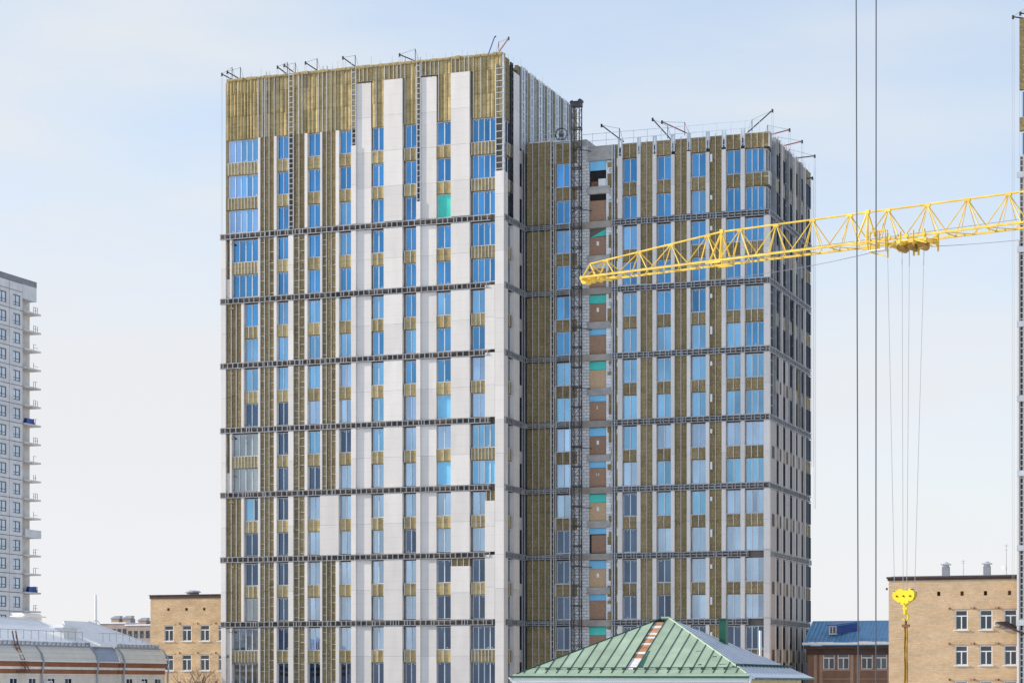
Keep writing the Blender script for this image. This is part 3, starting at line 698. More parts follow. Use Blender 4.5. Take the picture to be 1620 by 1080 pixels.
# lower roof corner: snow, railing
mb = MB(); mb.slab([(0.1, F+0.5, 68.35), (2.6, F+0.5, 68.35), (4.6, F+2.4, 68.6), (4.6, F+5, 69.3), (0.1, F+5, 69.3)], (0, 0, 0.12)); mb.build('snowy_roof_slope', M['snow'], TOW)
mb = MB(); mb.box(-0.3, 6.2, F+0.6, F+5.2, 67.1, 68.34); mb.build('lift_overrun', M['concrete'], TOW)
mb = MB()
for h in (0.75, 1.45): mb.box(5.2, 23.6, F+1.2, F+1.235, ZR+h, ZR+h+0.04)
for i in range(14): mb.box(5.2+i*1.42, 5.235+i*1.42, F+1.2, F+1.235, ZR-0.3, ZR+1.5)
for h in (0.5, 1.0): mb.box(0.4, 5.0, F+0.7, F+0.73, 68.3+h*0.9, 68.33+h*0.9)
for i in range(5): mb.box(0.4+i*1.15, 0.43+i*1.15, F+0.7, F+0.73, 68.3, 69.3)
mb.build('roof_railing', M['galv'], TOW)

# ---- end wall E -------------------------------------------------------------
ECOLS = [(7.36, 9.2), (10.7, 12.1), (13.6, 15.1), (16.7, 18.0), (19.2, 20.5), (21.8, 22.7)]
for k in range(-1, NB):
    lo, hi = ZN[k] if k >= 0 else (60.05, ZR)
    done = k >= 3
    for j, (a, b) in enumerate(ECOLS):
        if (k >= 2 and j in (1, 2)) or (done and j != 5) or (k >= 5): 
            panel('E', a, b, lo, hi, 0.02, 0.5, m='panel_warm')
            mb = MB(); fbox(mb, 'E', a+0.5, b-0.45, -0.008, 0.1, BANDS[k]-3.9, BANDS[k]-2.7); mb.build('louvre_patch', M['dark_trim'], TOW)
        elif not (k < 0 and j == 0):
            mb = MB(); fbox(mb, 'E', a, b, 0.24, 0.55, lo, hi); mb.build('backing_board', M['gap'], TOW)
            if (j+k) % 3 == 0: board('E', a+.2, a+.9, lo, hi, 0.18)
            if random.random() < .4: zq = random.uniform(lo, hi-1.5); board('E', b-.8, b-.1, zq, zq+1.3, 0.12)
            for u in (a+0.1, b-0.25): rail('E', u, lo-0.3, hi+0.3, 0.12, 0.25, 0.10, random.choice(('galv', 'rail', 'dark_steel', 'ledge_steel')))
            brackets('E', a+0.2, b-0.2, lo, hi, 0.18, 5)
        trim('E', b+0.02, b+0.2, lo, hi, -0.04, 0.5, m='panel' if done or j % 2 else 'ledge_steel')
        n0 = ECOLS[j+1][0] if j < 5 else YE
        for z0, z1 in (TOPD if k < 0 else rows(k)):
            window('E', b+0.22, n0-0.05, z0, z1, 1, 'glass_dark', 0.05, fm='frame_dark')
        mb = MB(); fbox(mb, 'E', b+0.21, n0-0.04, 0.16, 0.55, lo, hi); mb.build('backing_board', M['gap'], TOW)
        if k >= 0: spandrel('E', b+0.25, n0-0.08, BANDS[k]-3.9, BANDS[k]-2.68, 1, 0.12)
        else: spandrel('E', b+0.25, n0-0.08, 62.32, 63.64, 1, 0.15); spandrel('E', b+0.25, n0-0.08, 66.0, ZR, 1, 0.1)
    # corner bay next to the front
    if k < 0:
        for z0, z1 in TOPD: window('E', F+0.5, F+2.5, z0, z1, 2, 'glass_room', 0.50)
        for z0, z1 in ((62.32, 63.64), (66.0, ZR)): spandrel('E', F+0.08, F+0.78, z0, z1, 2, 0.05)
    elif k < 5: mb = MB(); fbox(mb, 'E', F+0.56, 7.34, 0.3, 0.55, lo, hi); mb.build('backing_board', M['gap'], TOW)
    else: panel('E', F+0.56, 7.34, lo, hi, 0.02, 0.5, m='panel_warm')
for k in range(NB+1): ledge('E', F+0.05 if k < 5 else 7.4, YE, BANDS[k], step=0.8)
mb = MB(); v = F+0.3
while v < YE: mb.box(XR-0.15, XR-0.11, v, v+0.04, ZR-1, ZR+random.uniform(0.1, 0.9)); v += random.uniform(0.5, 1.1)
mb.build('starter_bars', M['galv'], TOW, 'stuff')

# ================================================================== rigs on the tower's roofs
def tw(lx, ly, z): return Vector((TW.O[0]+lx*AX[0]+ly*NX[0], TW.O[1]+lx*AX[1]+ly*NX[1], z))
GRP = 'steel outriggers standing on the roof edges'
def outrigger(lx, ly, z, ddx, ddy, rise, L, label, mname='dark_steel', ropes=6.0, site=TW, back=1.5):
    """A cradle beam: sloping arm over the edge, upright post behind it, tie wire and hanging ropes."""
    t = thing('roof_outrigger', label, 'outrigger', (site.O[0]+lx*AX[0]+ly*NX[0], site.O[1]+lx*AX[1]+ly*NX[1], z), -YAW, GRP)
    ph = random.uniform(.8, 1.2); L *= .75; rise *= .8; back *= .5; d = Vector((ddx, ddy, 0)).normalized(); tip = d*L + Vector((0, 0, rise)); tail = -d*back - Vector((0, 0, rise*back/L*0.6 + 0.05))
    m = MB(); m.beam(tail, tip, 0.07, 0.10); m.build('arm', M[mname], t)
    m = MB(); m.tube(tip-Vector((0,0,.2)), tip+Vector((0,0,.12)), 0.10, 0.10, 8); m.build('pulley_head', M['dark_steel'], t)
    m = MB(); m.beam((-d.x*.3, -d.y*.3, -0.4), (-d.x*.3, -d.y*.3, ph), 0.055); m.build('post', M[mname], t)
    m = MB(); m.tube((-d.x*.3, -d.y*.3, ph-.04), tip, 0.018, n=4); m.tube((-d.x*.3, -d.y*.3, ph-.04), tail, 0.018, n=4); m.build('tie_wire', M['rope'], t)
    if ropes:
        m = MB(); 
        for o in (-0.06, 0.1): m.tube(tip+Vector((o, 0, 0)), tip+Vector((o, 0, -ropes)), 0.012, n=4)
        m.build('hanging_rope', M['rope'], t)
    return t
outrigger(-30.1, 0.5, ZT+0.3, -1, -.6, 0.5, 1.0, 'black outrigger arm at the far left corner of the taller roof', ropes=30)
outrigger(-29.3, 0.8, ZT+0.3, -1, -.5, 0.8, 1.4, 'longer black sloping arm just right of the left roof corner', ropes=50)
outrigger(-23.9, 0.6, ZT+0.3, -1, -.9, 0.7, 1.0, 'black outrigger arm close in front of a red one on the taller roof', ropes=4)
outrigger(-23.0, 0.6, ZT+0.3, -1, -.9, 0.8, 1.2, 'dark red outrigger arm close behind a black one on the taller roof', 'red_steel', ropes=4)
outrigger(-20.6, 0.6, ZT+0.4, -1, -.7, 0.75, 1.2, 'single black sloping arm a third of the way along the taller roof', ropes=3)
outrigger(-16.4, 0.6, ZT+0.4, -1, -.7, 0.9, 1.3, 'black sloping arm above the ladder frame near mid roof', ropes=3)
outrigger(-9.9, 0.6, ZT+0.3, -1, -.4, 0.7, 1.7, 'low black arm right of the middle of the taller roof', ropes=3)
outrigger(-0.6, 0.9, ZT+0.5, 1, -.3, 1.3, 1.2, 'reddish arm rising at the near corner of the taller roof', 'red_steel', ropes=0)
outrigger(9.0, F+1.6, ZR+1.0, -1, -.5, 1.5, 2.0, 'black arm leaning left beside the lintel on the lower roof', ropes=0)
outrigger(14.0, F+1.6, ZR+0.9, -1, -.4, 1.9, 1.6, 'steep black arm left of the middle of the lower roof', ropes=0)
outrigger(15.8, F+1.4, ZR+1.0, -1, -.2, 1.3, 2.6, 'dark red arm crossing the railing of the lower roof', 'red_steel', ropes=0)
outrigger(23.2, F+1.4, ZR+0.8, 1, 0.0, 1.9, 2.3, 'dark arm rising steeply to the right at the lower roof corner', 'dark_steel', ropes=3)
outrigger(XR-0.8, 10.5, ZR+0.6, 1, -.1, 0.35, 2.6, 'red boom over the end wall nearest the corner', 'red_steel', ropes=4)
outrigger(XR-0.8, 15.2, ZR+0.5, 1, -.1, 0.35, 2.9, 'red boom over the end wall, second from the corner', 'red_steel', ropes=3)
outrigger(XR-0.8, 20.2, ZR+0.4, 1, -.1, 0.0, 3.2, 'black level boom near the far end of the end wall', ropes=36)
outrigger(XR-0.8, 24.2, ZR-0.9, 1, -.1, 0.0, 1.7, 'short black boom at the very end of the end wall', ropes=30)
p = tw(-2.3, 1.2, ZT-0.3)
m = MB(); m.tube((0, 0, 0), (0.85, 0, 2.35), 0.06); m.tube((0.85, 0, 2.35), (1.0, 0, 2.42), 0.075)
o = m.build('leaning_pole', M['blue_paint']); o.location = p; tag(o, 'blue pole leaning on the taller roof near its corner', 'pole')
t = thing('cable_reel', 'dark cable drum standing on the snowy corner of the lower roof', 'cable reel', tw(3.2, F+1.6, 68.6), -YAW)
m = MB()
for k in range(14):
    a0, a1 = 2*PI*k/14, 2*PI*(k+1)/14
    for s in (-.12, .12): m.beam((0.62*math.cos(a0), s, 0.7+0.62*math.sin(a0)), (0.62*math.cos(a1), s, 0.7+0.62*math.sin(a1)), 0.05)
m.build('rim', M['dark_steel'], t)
m = MB(); m.tube((0, -.2, .7), (0, .2, .7), 0.25, n=10); m.build('hub', M['cable'], t)
m = MB(); m.beam((-.6, 0, -.1), (0, 0, .7), .05); m.beam((.6, 0, -.1), (0, 0, .7), .05); m.build('stand', M['dark_steel'], t)

# ================================================================== hoist mast on the recessed front
M['mast'] = plain('grimy_steel', (0.075, 0.072, 0.078), 0.6, 0.2, 0.3, 2.0)
HM = thing('hoist_mast', 'tall dark lattice mast of a builders hoist tied to the recessed front', 'hoist', tw(5.72, F-1.15, 0), -YAW)
hw = 0.40
for sx in (-1, 1):
    for sy in (-1, 1):
        m = MB(); m.box(sx*hw-0.045, sx*hw+0.045, sy*hw-0.045, sy*hw+0.045, 0, 71.2); m.build('mast_leg', M['mast'], HM)
z = 0.2; i = 0
while z < 71:
    z1 = z+0.985; m = MB(); s = 1 if i % 2 else -1
    for y in (-hw, hw): m.beam((-hw*s, y, z), (hw*s, y, z1), 0.034)
    for x in (-hw, hw): m.beam((x, -hw*s, z), (x, hw*s, z1), 0.03)
    for y in (-hw, hw): m.box(-hw, hw, y-0.02, y+0.02, z-0.018, z+0.018)
    for x in (-hw, hw): m.box(x-0.02, x+0.02, -hw, hw, z-0.018, z+0.018)
    m.build('lattice_bay', M['mast'], HM); z = z1; i += 1
for k in range(35):
    m = MB(); z = 2.0+k*1.97; m.box(-0.47, 0.47, -0.47, -0.40, z, z+0.09); m.box(-0.47, 0.47, .40, .47, z, z+0.09); m.box(.40, .47, -.4, .4, z, z+.09); m.box(-.47, -.40, -.4, .4, z, z+.09); m.build('collar', M['mast'], HM)
    if k % 3 == 0:
        m = MB(); m.beam((-.4, .4, z), (-.9, 1.5, z), .07); m.beam((.4, .4, z), (1.1, 1.5, z), .07); m.build('wall_tie', M['mast'], HM)
m = MB(); m.box(-.5, .5, -.45, .45, 71.2, 71.5); m.tube((-.42, -.3, 71.6), (-.42, .3, 71.6), .22, n=10); m.tube((.42, -.3, 71.7), (.42, .3, 71.7), .22, n=10); m.box(-.3, .3, -.2, .2, 71.5, 71.75)
m.build('head_pulleys', M['mast'], HM)

# ================================================================== tower crane
ZRc = 110.0
P1 = at(1595.5, 359, ZRc); P0 = at(930, 359, ZRc*1.129); P0.z = P1.z
jd = (P1-P0); JL = jd.length; jd.normalize(); jp = Vector((-jd.y, jd.x, 0))
CR = thing('tower_crane', 'yellow tower crane whose lattice jib reaches in from the right', 'crane', (0, 0, 0))
W2 = 0.66; ZB = P1.z
def jpt(s, side, h): return Vector((P0.x, P0.y, ZB)) + jd*s + jp*(side*W2) + Vector((0, 0, h))
def s_at(px):                                       # arc length along the jib where it crosses a photo column
    t = (px-810)/FPX; return (t*P0.y-P0.x)/(jd.x-t*jd.y)
apx = [959, 1011, 1062, 1119.5, 1171, 1228, 1285.5, 1344.5, 1404.7, 1467, 1530.5, 1595.5]
aps = [s_at(x) for x in apx]
S0 = 0.0; SEND = aps[-1]+13.5
hJ = 1.62
def htop(s):
    sT = s_at(1142)
    s1 = s_at(933.7)
    return 0.82 + (hJ-0.82)*max(0, min(1, (s-s1)/(sT-s1)))
while aps[-1] + 2.05 < SEND: aps.append(aps[-1]+2.05)
for side in (-1, 1):
    m = MB(); m.beam(jpt(S0, side, 0), jpt(SEND, side, 0), 0.10, 0.10); m.build('lower_chord', M['yellow'], CR)
m = MB(); tp = [s_at(933.7), s_at(1142), SEND]
for a, b in zip(tp[:-1], tp[1:]): m.tube(jpt(a, 0, htop(a)), jpt(b, 0, htop(b)), 0.05, n=8)
m.build('top_chord', M['yellow'], CR)
for i, s in enumerate(aps):
    half = 0.93
    for side in (-1, 1):
        for q in (-half, half): MB().tube(jpt(s, 0, htop(s)), jpt(s+q, side, 0), 0.032, n=6).build('diagonal', M['yellow'], CR)
        MB().tube(jpt(s, 0, htop(s)), jpt(s+side*0.12+.1, side, 0), 0.022, n=5).build('hanger_bar', M['yellow'], CR)
    m = MB(); c = jpt(s, 0, htop(s)); m.beam(c-jd*.16-Vector((0,0,.05)), c+jd*.16-Vector((0,0,.05)), .12, .14); m.build('node_plate', M['yellow'], CR)
    m = MB(); m.beam(jpt(s-half, -1, 0), jpt(s-half, 1, 0), .045); m.beam(jpt(s-half, -1, 0), jpt(s, 1, 0), .035); m.beam(jpt(s, 1, 0), jpt(s+half, -1, 0), .035); m.build('floor_brace', M['yellow'], CR)
for s in (s_at(1142), s_at(1373)):                  # bolted section joints
    m = MB()
    for side in (-1, 1):
        m.tube(jpt(s, 0, htop(s)), jpt(s-.35, side, 0), .05); m.tube(jpt(s, 0, htop(s)), jpt(s+.25, side, 0), .05)
        m.beam(jpt(s-.6, side, -.08), jpt(s+.3, side, -.08), .10, .09)
    m.beam(jpt(s-.1, 0, htop(s)+.02), jpt(s+.1, 0, htop(s)+.02), .17, .2); m.build('section_joint', M['yellow'], CR)
m = MB()                                            # jib head
for side in (-1, 1): m.tube(jpt(s_at(933.7), 0, htop(0)), jpt(0.1, side, 0), .04); m.tube(jpt(s_at(933.7), 0, htop(0)), jpt(0.95, side, 0), .035)
m.beam(jpt(0.0, -1.05, -.03), jpt(0.0, 1.05, -.03), .16, .2); m.beam(jpt(.5, -1, -.08), jpt(.5, 1, -.08), .1, .12); m.beam(jpt(1.1, -1, -.08), jpt(1.1, 1, -.08), .1, .12)
m.beam(jpt(0, 0, -.1), jpt(2.0, 0, -.08), .2, .10); m.tube(jpt(-.1, -.4, -.1), jpt(-.1, .4, -.1), .2, n=10); m.build('jib_head', M['yellow'], CR)
# trolley with its cradle
TS = s_at(1443)
def trolley(mb_list): pass
m = MB()
for side in (-1.05, 1.05):
    m.beam(jpt(TS-1.1, side, -.18), jpt(TS+1.1, side, -.18), .07, .08); m.beam(jpt(TS-1.1, side, -.42), jpt(TS-.3, side, -.18), .06); m.beam(jpt(TS+.4, side, -.18), jpt(TS+1.1, side, -.42), .06)
    for q in (-.95, 0, .95): m.tube(jpt(TS+q, side-.06*side, .05), jpt(TS+q, side+.06*side, .05), .12, n=8)
    for q in (-1.0, -.3, .4, 1.0): m.beam(jpt(TS+q, side, -.4), jpt(TS+q, side, .28), .07)
for q in (-1.05, -.35, .35, 1.05): m.beam(jpt(TS+q, -1.15, -.24), jpt(TS+q, 1.15, -.24), .12, .16)
m.build('trolley_frame', M['yellow'], CR)
m = MB()
for q in (-.5, .1, .62): m.tube(jpt(TS+q, -.5, -.42), jpt(TS+q, .5, -.42), .2, n=10)
m.beam(jpt(TS-.6, 0, -.32), jpt(TS+.9, 0, -.26), .3, .12); m.build('trolley_sheaves', M['ochre'], CR)
m = MB(); m.beam(jpt(TS-1.95, -1.2, -.55), jpt(TS-1.0, -1.2, -.55), .5, .05); m.build('work_platform', M['white'], CR)
m = MB()
for q in (-1.95, -1.45, -1.0):
    m.beam(jpt(TS+q, -1.45, -.55), jpt(TS+q, -1.45, .45), .05); m.beam(jpt(TS+q, -1.1, -.55), jpt(TS+q, -1.1, .45), .05)
for h in (-.1, .42):
    m.beam(jpt(TS-1.95, -1.45, h), jpt(TS-1.0, -1.45, h), .045); m.beam(jpt(TS-1.95, -1.1, h), jpt(TS-1.0, -1.1, h), .045)
m.beam(jpt(TS-.95, -1.2, -.55), jpt(TS-.95, -1.2, -.95), .07); m.beam(jpt(TS-1.9, -1.2, -.6), jpt(TS-.95, -1.2, -.9), .06)
m.beam(jpt(TS+1.35, 0.2, -.75), jpt(TS+1.35, 0.2, .1), .08); m.beam(jpt(TS+1.05, .2, -.3), jpt(TS+1.4, .2, -.3), .08)
m.beam(jpt(TS+.1, 0, -.85), jpt(TS+.1, 0, -.4), .09); m.beam(jpt(TS+.35, 0, -.85), jpt(TS+.35, 0, -.4), .09); m.build('platform_rail', M['yellow'], CR, 'stuff')
# ropes
HKp = at(1431, 944, jpt(TS, 0, 0).y)
def sag(a, b, drop, r, n=10):
    m = MB(); pr = None
    for k in range(n+1):
        t = k/n; q = a.lerp(b, t)-Vector((0, 0, drop*4*t*(1-t)))
        if pr is not None: m.tube(pr, q, r, n=4)
        pr = q
    return m
for q, o in ((-1.35, -.55), (-.55, -.08), (-.15, .12), (.65, .55)):
    m = MB(); m.tube(jpt(TS+q, 0, -.45), HKp+jd*o+Vector((0, 0, .35)), .014, n=4); m.build('hoist_rope', M['rope'], CR)
sag(jpt(0.6, 0, -.35), jpt(TS-1, 0, -.3), .55, .013).build('trolley_rope', M['rope'], CR)
sag(jpt(TS+1, 0, -.5), jpt(SEND, 0, -.25), .35, .013).build('trolley_rope', M['rope'], CR)
sag(jpt(0.8, 0, .25), jpt(SEND, 0, .5), .12, .013).build('trolley_rope', M['rope'], CR)
# mast, cab and counter-jib, just outside the frame
Mp = jpt(SEND+1.0, 0, 0)
for sx in (-1, 1):
    for sy in (-1, 1):
        a = Vector((Mp.x, Mp.y, 0)) + jd*sx*.8 + jp*sy*.8; m = MB(); m.beam(a, a+Vector((0, 0, Mp.z+.2)), .18); m.build('mast_leg', M['yellow'], CR)
z = 0.5; i = 0
while z < Mp.z-1.6:
    m = MB(); s = 1 if i % 2 else -1; b0 = Vector((Mp.x, Mp.y, z))
    for sy in (-.8, .8): m.beam(b0+jd*-.8*s+jp*sy, b0+jd*.8*s+jp*sy+Vector((0,0,1.6)), .08); m.beam(b0+jd*sy+jp*-.8*s, b0+jd*sy+jp*.8*s+Vector((0,0,1.6)), .08)
    m.build('mast_bracing', M['yellow'], CR); z += 1.6; i += 1
m = MB(); m.beam(Mp+Vector((0,0,.2)), Mp+Vector((0,0,1.6)), 1.7); m.build('slewing_unit', M['yellow'], CR)
m = MB(); m.tube(Mp+Vector((0,0,1.6)), Mp+Vector((0,0,6.5)), .5, .15, 6); m.build('tower_head', M['yellow'], CR)
m = MB(); m.beam(Mp, Mp+jd*11, 1.3, .4); m.build('counter_jib', M['yellow'], CR)
m = MB(); m.beam(Mp+jd*9-Vector((0,0,1)), Mp+jd*11-Vector((0,0,1)), 1.2, 2.2); m.build('counterweight', M['concrete'], CR)
m = MB(); m.tube(Mp+Vector((0,0,6.4)), Mp+jd*10.5+Vector((0,0,.3)), .05); m.tube(Mp+Vector((0,0,6.4)), jpt(aps[-3], 0, hJ), .05); m.build('tie_bar', M['yellow'], CR)

HB = thing('hook_block', 'bright yellow crane hook block hanging in front of the tan brick building', 'hook block', HKp, math.atan2(jd.y, jd.x))
m = MB()
prof = [(-.58,.26),(-.50,.34),(-.34,.32),(-.28,.40),(-.08,.41),(-.02,.34),(.14,.33),(.24,.30),(.30,.44),(.40,.40),(.52,.30),(.58,.22),(.58,.02),(.50,-.14),(.30,-.26),(.12,-.38),(.02,-.40),(-.14,-.36),(-.34,-.22),(-.54,-.08),(-.60,.06)]
m.slab([(x, -.14, z) for x, z in prof], (0, .08, 0)); m.slab([(x, .06, z) for x, z in prof], (0, .08, 0)); m.build('side_plate', M['yellow_hook'], HB)
m = MB()
for x in (-.36, 0, .36): m.tube((x, -.06, .05), (x, .06, .05), .24, n=14)
m.build('sheave', M['ochre'], HB)
m = MB()
for x in (-.36, 0.0, .36): m.tube((x, -.18, .05), (x, .18, .05), .045, n=8)
for x, z in ((-.5, .3), (.42, .38), (.05, -.33), (-.2, -.28), (.3, -.22)): m.tube((x, -.17, z), (x, .17, z), .025, n=6)
m.build('axle_bolt', M['dark_steel'], HB)
m = MB(); m.tube((.05, 0, -.38), (.05, 0, -.85), .12, .09, 8); m.box(-.06, .16, -.1, .1, -.62, -.5); m.build('swivel', M['yellow_hook'], HB)
m = MB(); pr = None
for k in range(13):
    a = R(100 - 270*k/12); q = Vector((.07+.15*math.cos(a), 0, -1.0+.16*math.sin(a)))
    if pr is not None: m.tube(pr, q, .05, n=7)
    pr = q
m.build('hook', M['yellow_hook'], HB)
SL = thing('lifting_sling', 'worn ochre sling hanging straight down below the yellow hook block', 'sling', HKp, math.atan2(jd.y, jd.x))
m = MB(); m.box(-.12, .26, -.07, .07, -1.5, -1.36); m.tube((.07, 0, -1.1), (.07, 0, -1.45), .06); m.build('shackle', M['rust'], SL)
for x, y in ((.0, .0), (.07, .03), (.14, -.01)):
    m = MB(); pr = None
    for k in range(24):
        q = Vector((x+.012*math.sin(k*1.9+x*40), y+.012*math.cos(k*1.3), -1.45-k*.5))
        if pr is not None: m.tube(pr, q, .042, n=6)
        pr = q
    m.build('sling_leg', M['ochre'], SL)

# two dark cables of a nearer crane
for px0, px1, lab in ((1353.2, 1358.2, 'dark steel cable crossing the sky nearer to the tower, leaning slightly'), (1386.2, 1385.6, 'dark steel cable hanging straight, right one of the pair in the sky')):
    a = at(px1, 1200, 60.0); b = at(px0, -400, 60.0)
    m = MB(); m.tube((0, 0, 0), b-a, 0.0175, n=6); o = m.build('hoist_cable', M['cable']); o.location = a; tag(o, lab, 'cable', 'pair of dark hoist cables')

# ================================================================== sister tower at the right edge
S3 = Site(1610.5, 200.0)
T3 = thing('unfinished_tower', 'sliver of another unfinished tower with insulation and ladder rails at the right edge', 'building', S3.loc(), -YAW)
zt3 = S3.z(30)
m = MB(); m.box(.5, 12, .5, 16, 0, zt3-.3); m.build('core_wall', M['core'], T3)
for z0, z1 in ((S3.z(142), zt3), (S3.z(207), S3.z(186))):
    for i in range(12): m = MB(); m.box(.12+i*.6, .70+i*.6, .0+random.uniform(0,.03), .49, z0, z1); m.build('insulation_board', M['wool_x'], T3)
for z0, z1 in ((S3.z(184), S3.z(144)), (S3.z(246), S3.z(209))): 
    m = MB(); m.box(.35, 3.2, .40, .45, z0, z1); m.build('window', M['glass'], T3)
m = MB(); m.box(-.1, .08, 0, .4, 0, S3.z(380)); m.build('cladding_panel', M['panel'], T3)
for u in (.12, .42, .95, 1.5): m = MB(); m.box(u, u+.07, .03, .2, 0, S3.z(245)); m.build('guide_rail', M['galv'], T3)
m = MB(); z = .5
while z < S3.z(247): m.box(.19, .42, .04, .1, z, z+.07); m.box(.5, .95, .04, .1, z+.2, z+.26); z += .52
m.build('rung_set', M['rail'], T3, 'stuff')
m = MB(); m.box(.1, 8, .3, .49, 0, S3.z(247)); m.build('dark_backing', M['slab'], T3)
for k in range(9):
    m = MB(); m.box(-.1, 8, -.06, .2, 6+6.6*k, 6.5+6.6*k); m.build('ledge_frame', M['galv'], T3)
outrigger(.3, .6, zt3+.2, -1, -.3, .15, 1.1, 'lower of two dark arms on the tower at the right edge', ropes=50, site=S3)
outrigger(1.3, .8, zt3+.5, -1, -.1, .2, 1.6, 'upper of two dark arms on the tower at the right edge', ropes=50, site=S3)

# ================================================================== houses
def hwin(site, par, u0, u1, z0, z1, d=0.12, transom=0.30, fm='white', gm='glass_house', sill=True, mull=0.5):
    """House window in a front wall: white frame with a transom and one mullion, panes, sill."""
    m = MB(); t = .09
    m.box(u0, u0+t, d-.06, d+.05, z0, z1); m.box(u1-t, u1, d-.06, d+.05, z0, z1); m.box(u0+t, u1-t, d-.06, d+.05, z0, z0+t); m.box(u0+t, u1-t, d-.06, d+.05, z1-t, z1)
    zt = z1-(z1-z0)*transom; m.box(u0+t, u1-t, d-.07, d+.05, zt-.05, zt+.05); um = u0+(u1-u0)*mull; m.box(um-.05, um+.05, d-.07, d+.05, z0+t, zt-.05)
    o = m.build('window', M[fm], par)
    for a, b, c0, c1 in ((u0+t, um-.05, z0+t, zt-.05), (um+.05, u1-t, z0+t, zt-.05), (u0+t, u1-t, zt+.05, z1-t)):
        m = MB(); m.box(a, b, d, d+.03, c0, c1); m.build('pane', M[gm], o)
    if sill: m = MB(); m.box(u0-.12, u1+.12, -.12, d-.07, z0-.10, z0-.01); m.build('sill', M['white'], o)
    return o
def wall_with_holes(x0, x1, z0, z1, holes, y0, y1):
    """Front wall built of the solid pieces between its window openings (holes share rows)."""
    m = MB(); rowsz = sorted(set((h[2], h[3]) for h in holes)); z = z0
    for a, b in rowsz:
        m.box(x0, x1, y0, y1, z, a); hs = sorted([h for h in holes if (h[2], h[3]) == (a, b)]); x = x0
        for h in hs:
            if h[0] > x: m.box(x, h[0], y0, y1, a, b)
            x = h[1]
        m.box(x, x1, y0, y1, a, b); z = b
    m.box(x0, x1, y0, y1, z, z1); return m

# ---- tan brick building, right
S = Site(1406, 205.0)
BR = thing('brick_building', 'large tan brick building with white windows and roof vents at the lower right', 'building', S.loc(), -YAW)
zt = S.z(915); xe = 22.0
cols = [(1511, 1531), (1550, 1570), (1588.5, 1609)]
cu = [(S.fx(a), S.fx(b)) for a, b in cols] + [(S.fx(1627), S.fx(1647)), (S.fx(1665), S.fx(1685))]
cu = [c for c in cu if c[1] < xe-.5]
rz = [(S.z(995.5, 6), S.z(964.5, 6)), (S.z(1051.5, 6), S.z(1020.5, 6)), (S.z(1108, 6), S.z(1077, 6)), (3.2, 5.4)]
vents = [(S.fx(x-2.6), S.fx(x+2.6), S.z(942, 5), S.z(935, 5)) for x in (1448, 1485, 1522, 1559, 1597)]
holes = [(a, b, z0, z1) for a, b in cu for z0, z1 in rz] + vents
wall_with_holes(0, xe, 0, zt, holes, 0, .4).build('front_wall', M['tan_brick'], BR)
m = MB(); m.box(0, xe, .402, 14, 0, zt-.02); m.build('rear_mass', M['tan_brick'], BR)
for a, b in cu:
    for z0, z1 in rz: hwin(S, BR, a, b, z0, z1)
    for z0, z1 in rz: m = MB(); m.box(a-.25, b+.25, -.05, -.003, z1+.08, z1+.28); m.build('lintel', M['tan_brick2'], BR)
    for z0, z1 in rz: m = MB(); m.box(a-.55, a-.42, -.12, -.003, z1+.05, z1+.25); m.build('wall_bracket', M['rust'], BR)
for i, (a, b, z0, z1) in enumerate(vents): m = MB(); m.box(a, b, .25, .38, z0, z1); m.build('vent_opening', M['black'] if i % 2 else M['rust'], BR)
m = MB(); m.box(-.18, xe, -.18, 14, zt, zt+.16); m.box(-.1, xe, -.1, 13.9, zt-.18, zt-.005); m.build('cornice', M['dark_trim'], BR)
m = MB(); m.box(.2, xe-.2, .2, 13.8, zt+.162, zt+.22); m.build('roof', M['grey_sheet'], BR)
m = MB(); m.box(-.32, -.19, .3, .6, zt-1.0, zt-.8); m.build('rain_spout', M['dark_trim'], BR)
for x, w_ in ((1496.5, .32), (1561.5, .30)):
    u = S.fx(x, 3); t = MB(); t.box(u-w_/1, u+w_/1, 2.7, 3.3, zt+.2, zt+1.15); o = t.build('roof_vent', M['pipe'], BR)
    t = MB(); t.box(u-w_*1.0+.05, u+w_*1.0-.05, 2.8, 3.2, zt+1.151, zt+1.32); t.slab([(u-.42, 2.5, zt+1.32), (u+.42, 2.5, zt+1.32), (u+.42, 3.5, zt+1.32), (u-.42, 3.5, zt+1.32)], (0, 0, .08)); t.tube((u, 3, zt+1.4), (u, 3, zt+1.6), .42, .03, 8); t.build('vent_cap', M['galv'], o)
for x, h, lab in ((1524, 1.5, 'short aerial between the two roof vents of the tan building'), (1592, 2.9, 'tall thin aerial with a dish near the right end of the tan roof')):
    u = S.fx(x, 2); P = (S.O[0]+u*AX[0]+2*NX[0], S.O[1]+u*AX[1]+2*NX[1], zt+.2)
    t = thing('roof_aerial', lab, 'aerial', P, -YAW, 'aerials on the tan roof')
    m = MB(); m.tube((0, 0, 0), (0, 0, h), .035, .02); m.build('pole', M['pipe'], t)
    m = MB(); m.beam((-.18, 0, h*.93), (.18, 0, h*.93), .03); m.beam((-.12, 0, h*.80), (.12, 0, h*.80), .03); m.build('cross_bar', M['pipe'], t)
    if h > 2: m = MB(); m.tube((-.3, -.1, .75), (-.26, 0, .78), .22, .03, 10); m.build('dish', M['white'], t)
u0, u1 = S.fx(1574), S.fx(1582); z0 = S.z(990, 10)
t = thing('air_conditioner', 'white air conditioner box between two upper windows of the tan building', 'air conditioner', (S.O[0]+u0*AX[0], S.O[1]+u0*AX[1], z0), -YAW)
m = MB(); m.box(0, u1-u0, -.4, -.05, 0, .48); m.build('casing', M['white'], t)
m = MB(); m.tube(((u1-u0)/2, -.42, .24), ((u1-u0)/2, -.395, .24), .19, n=14); m.build('fan_grille', M['pipe'], t)
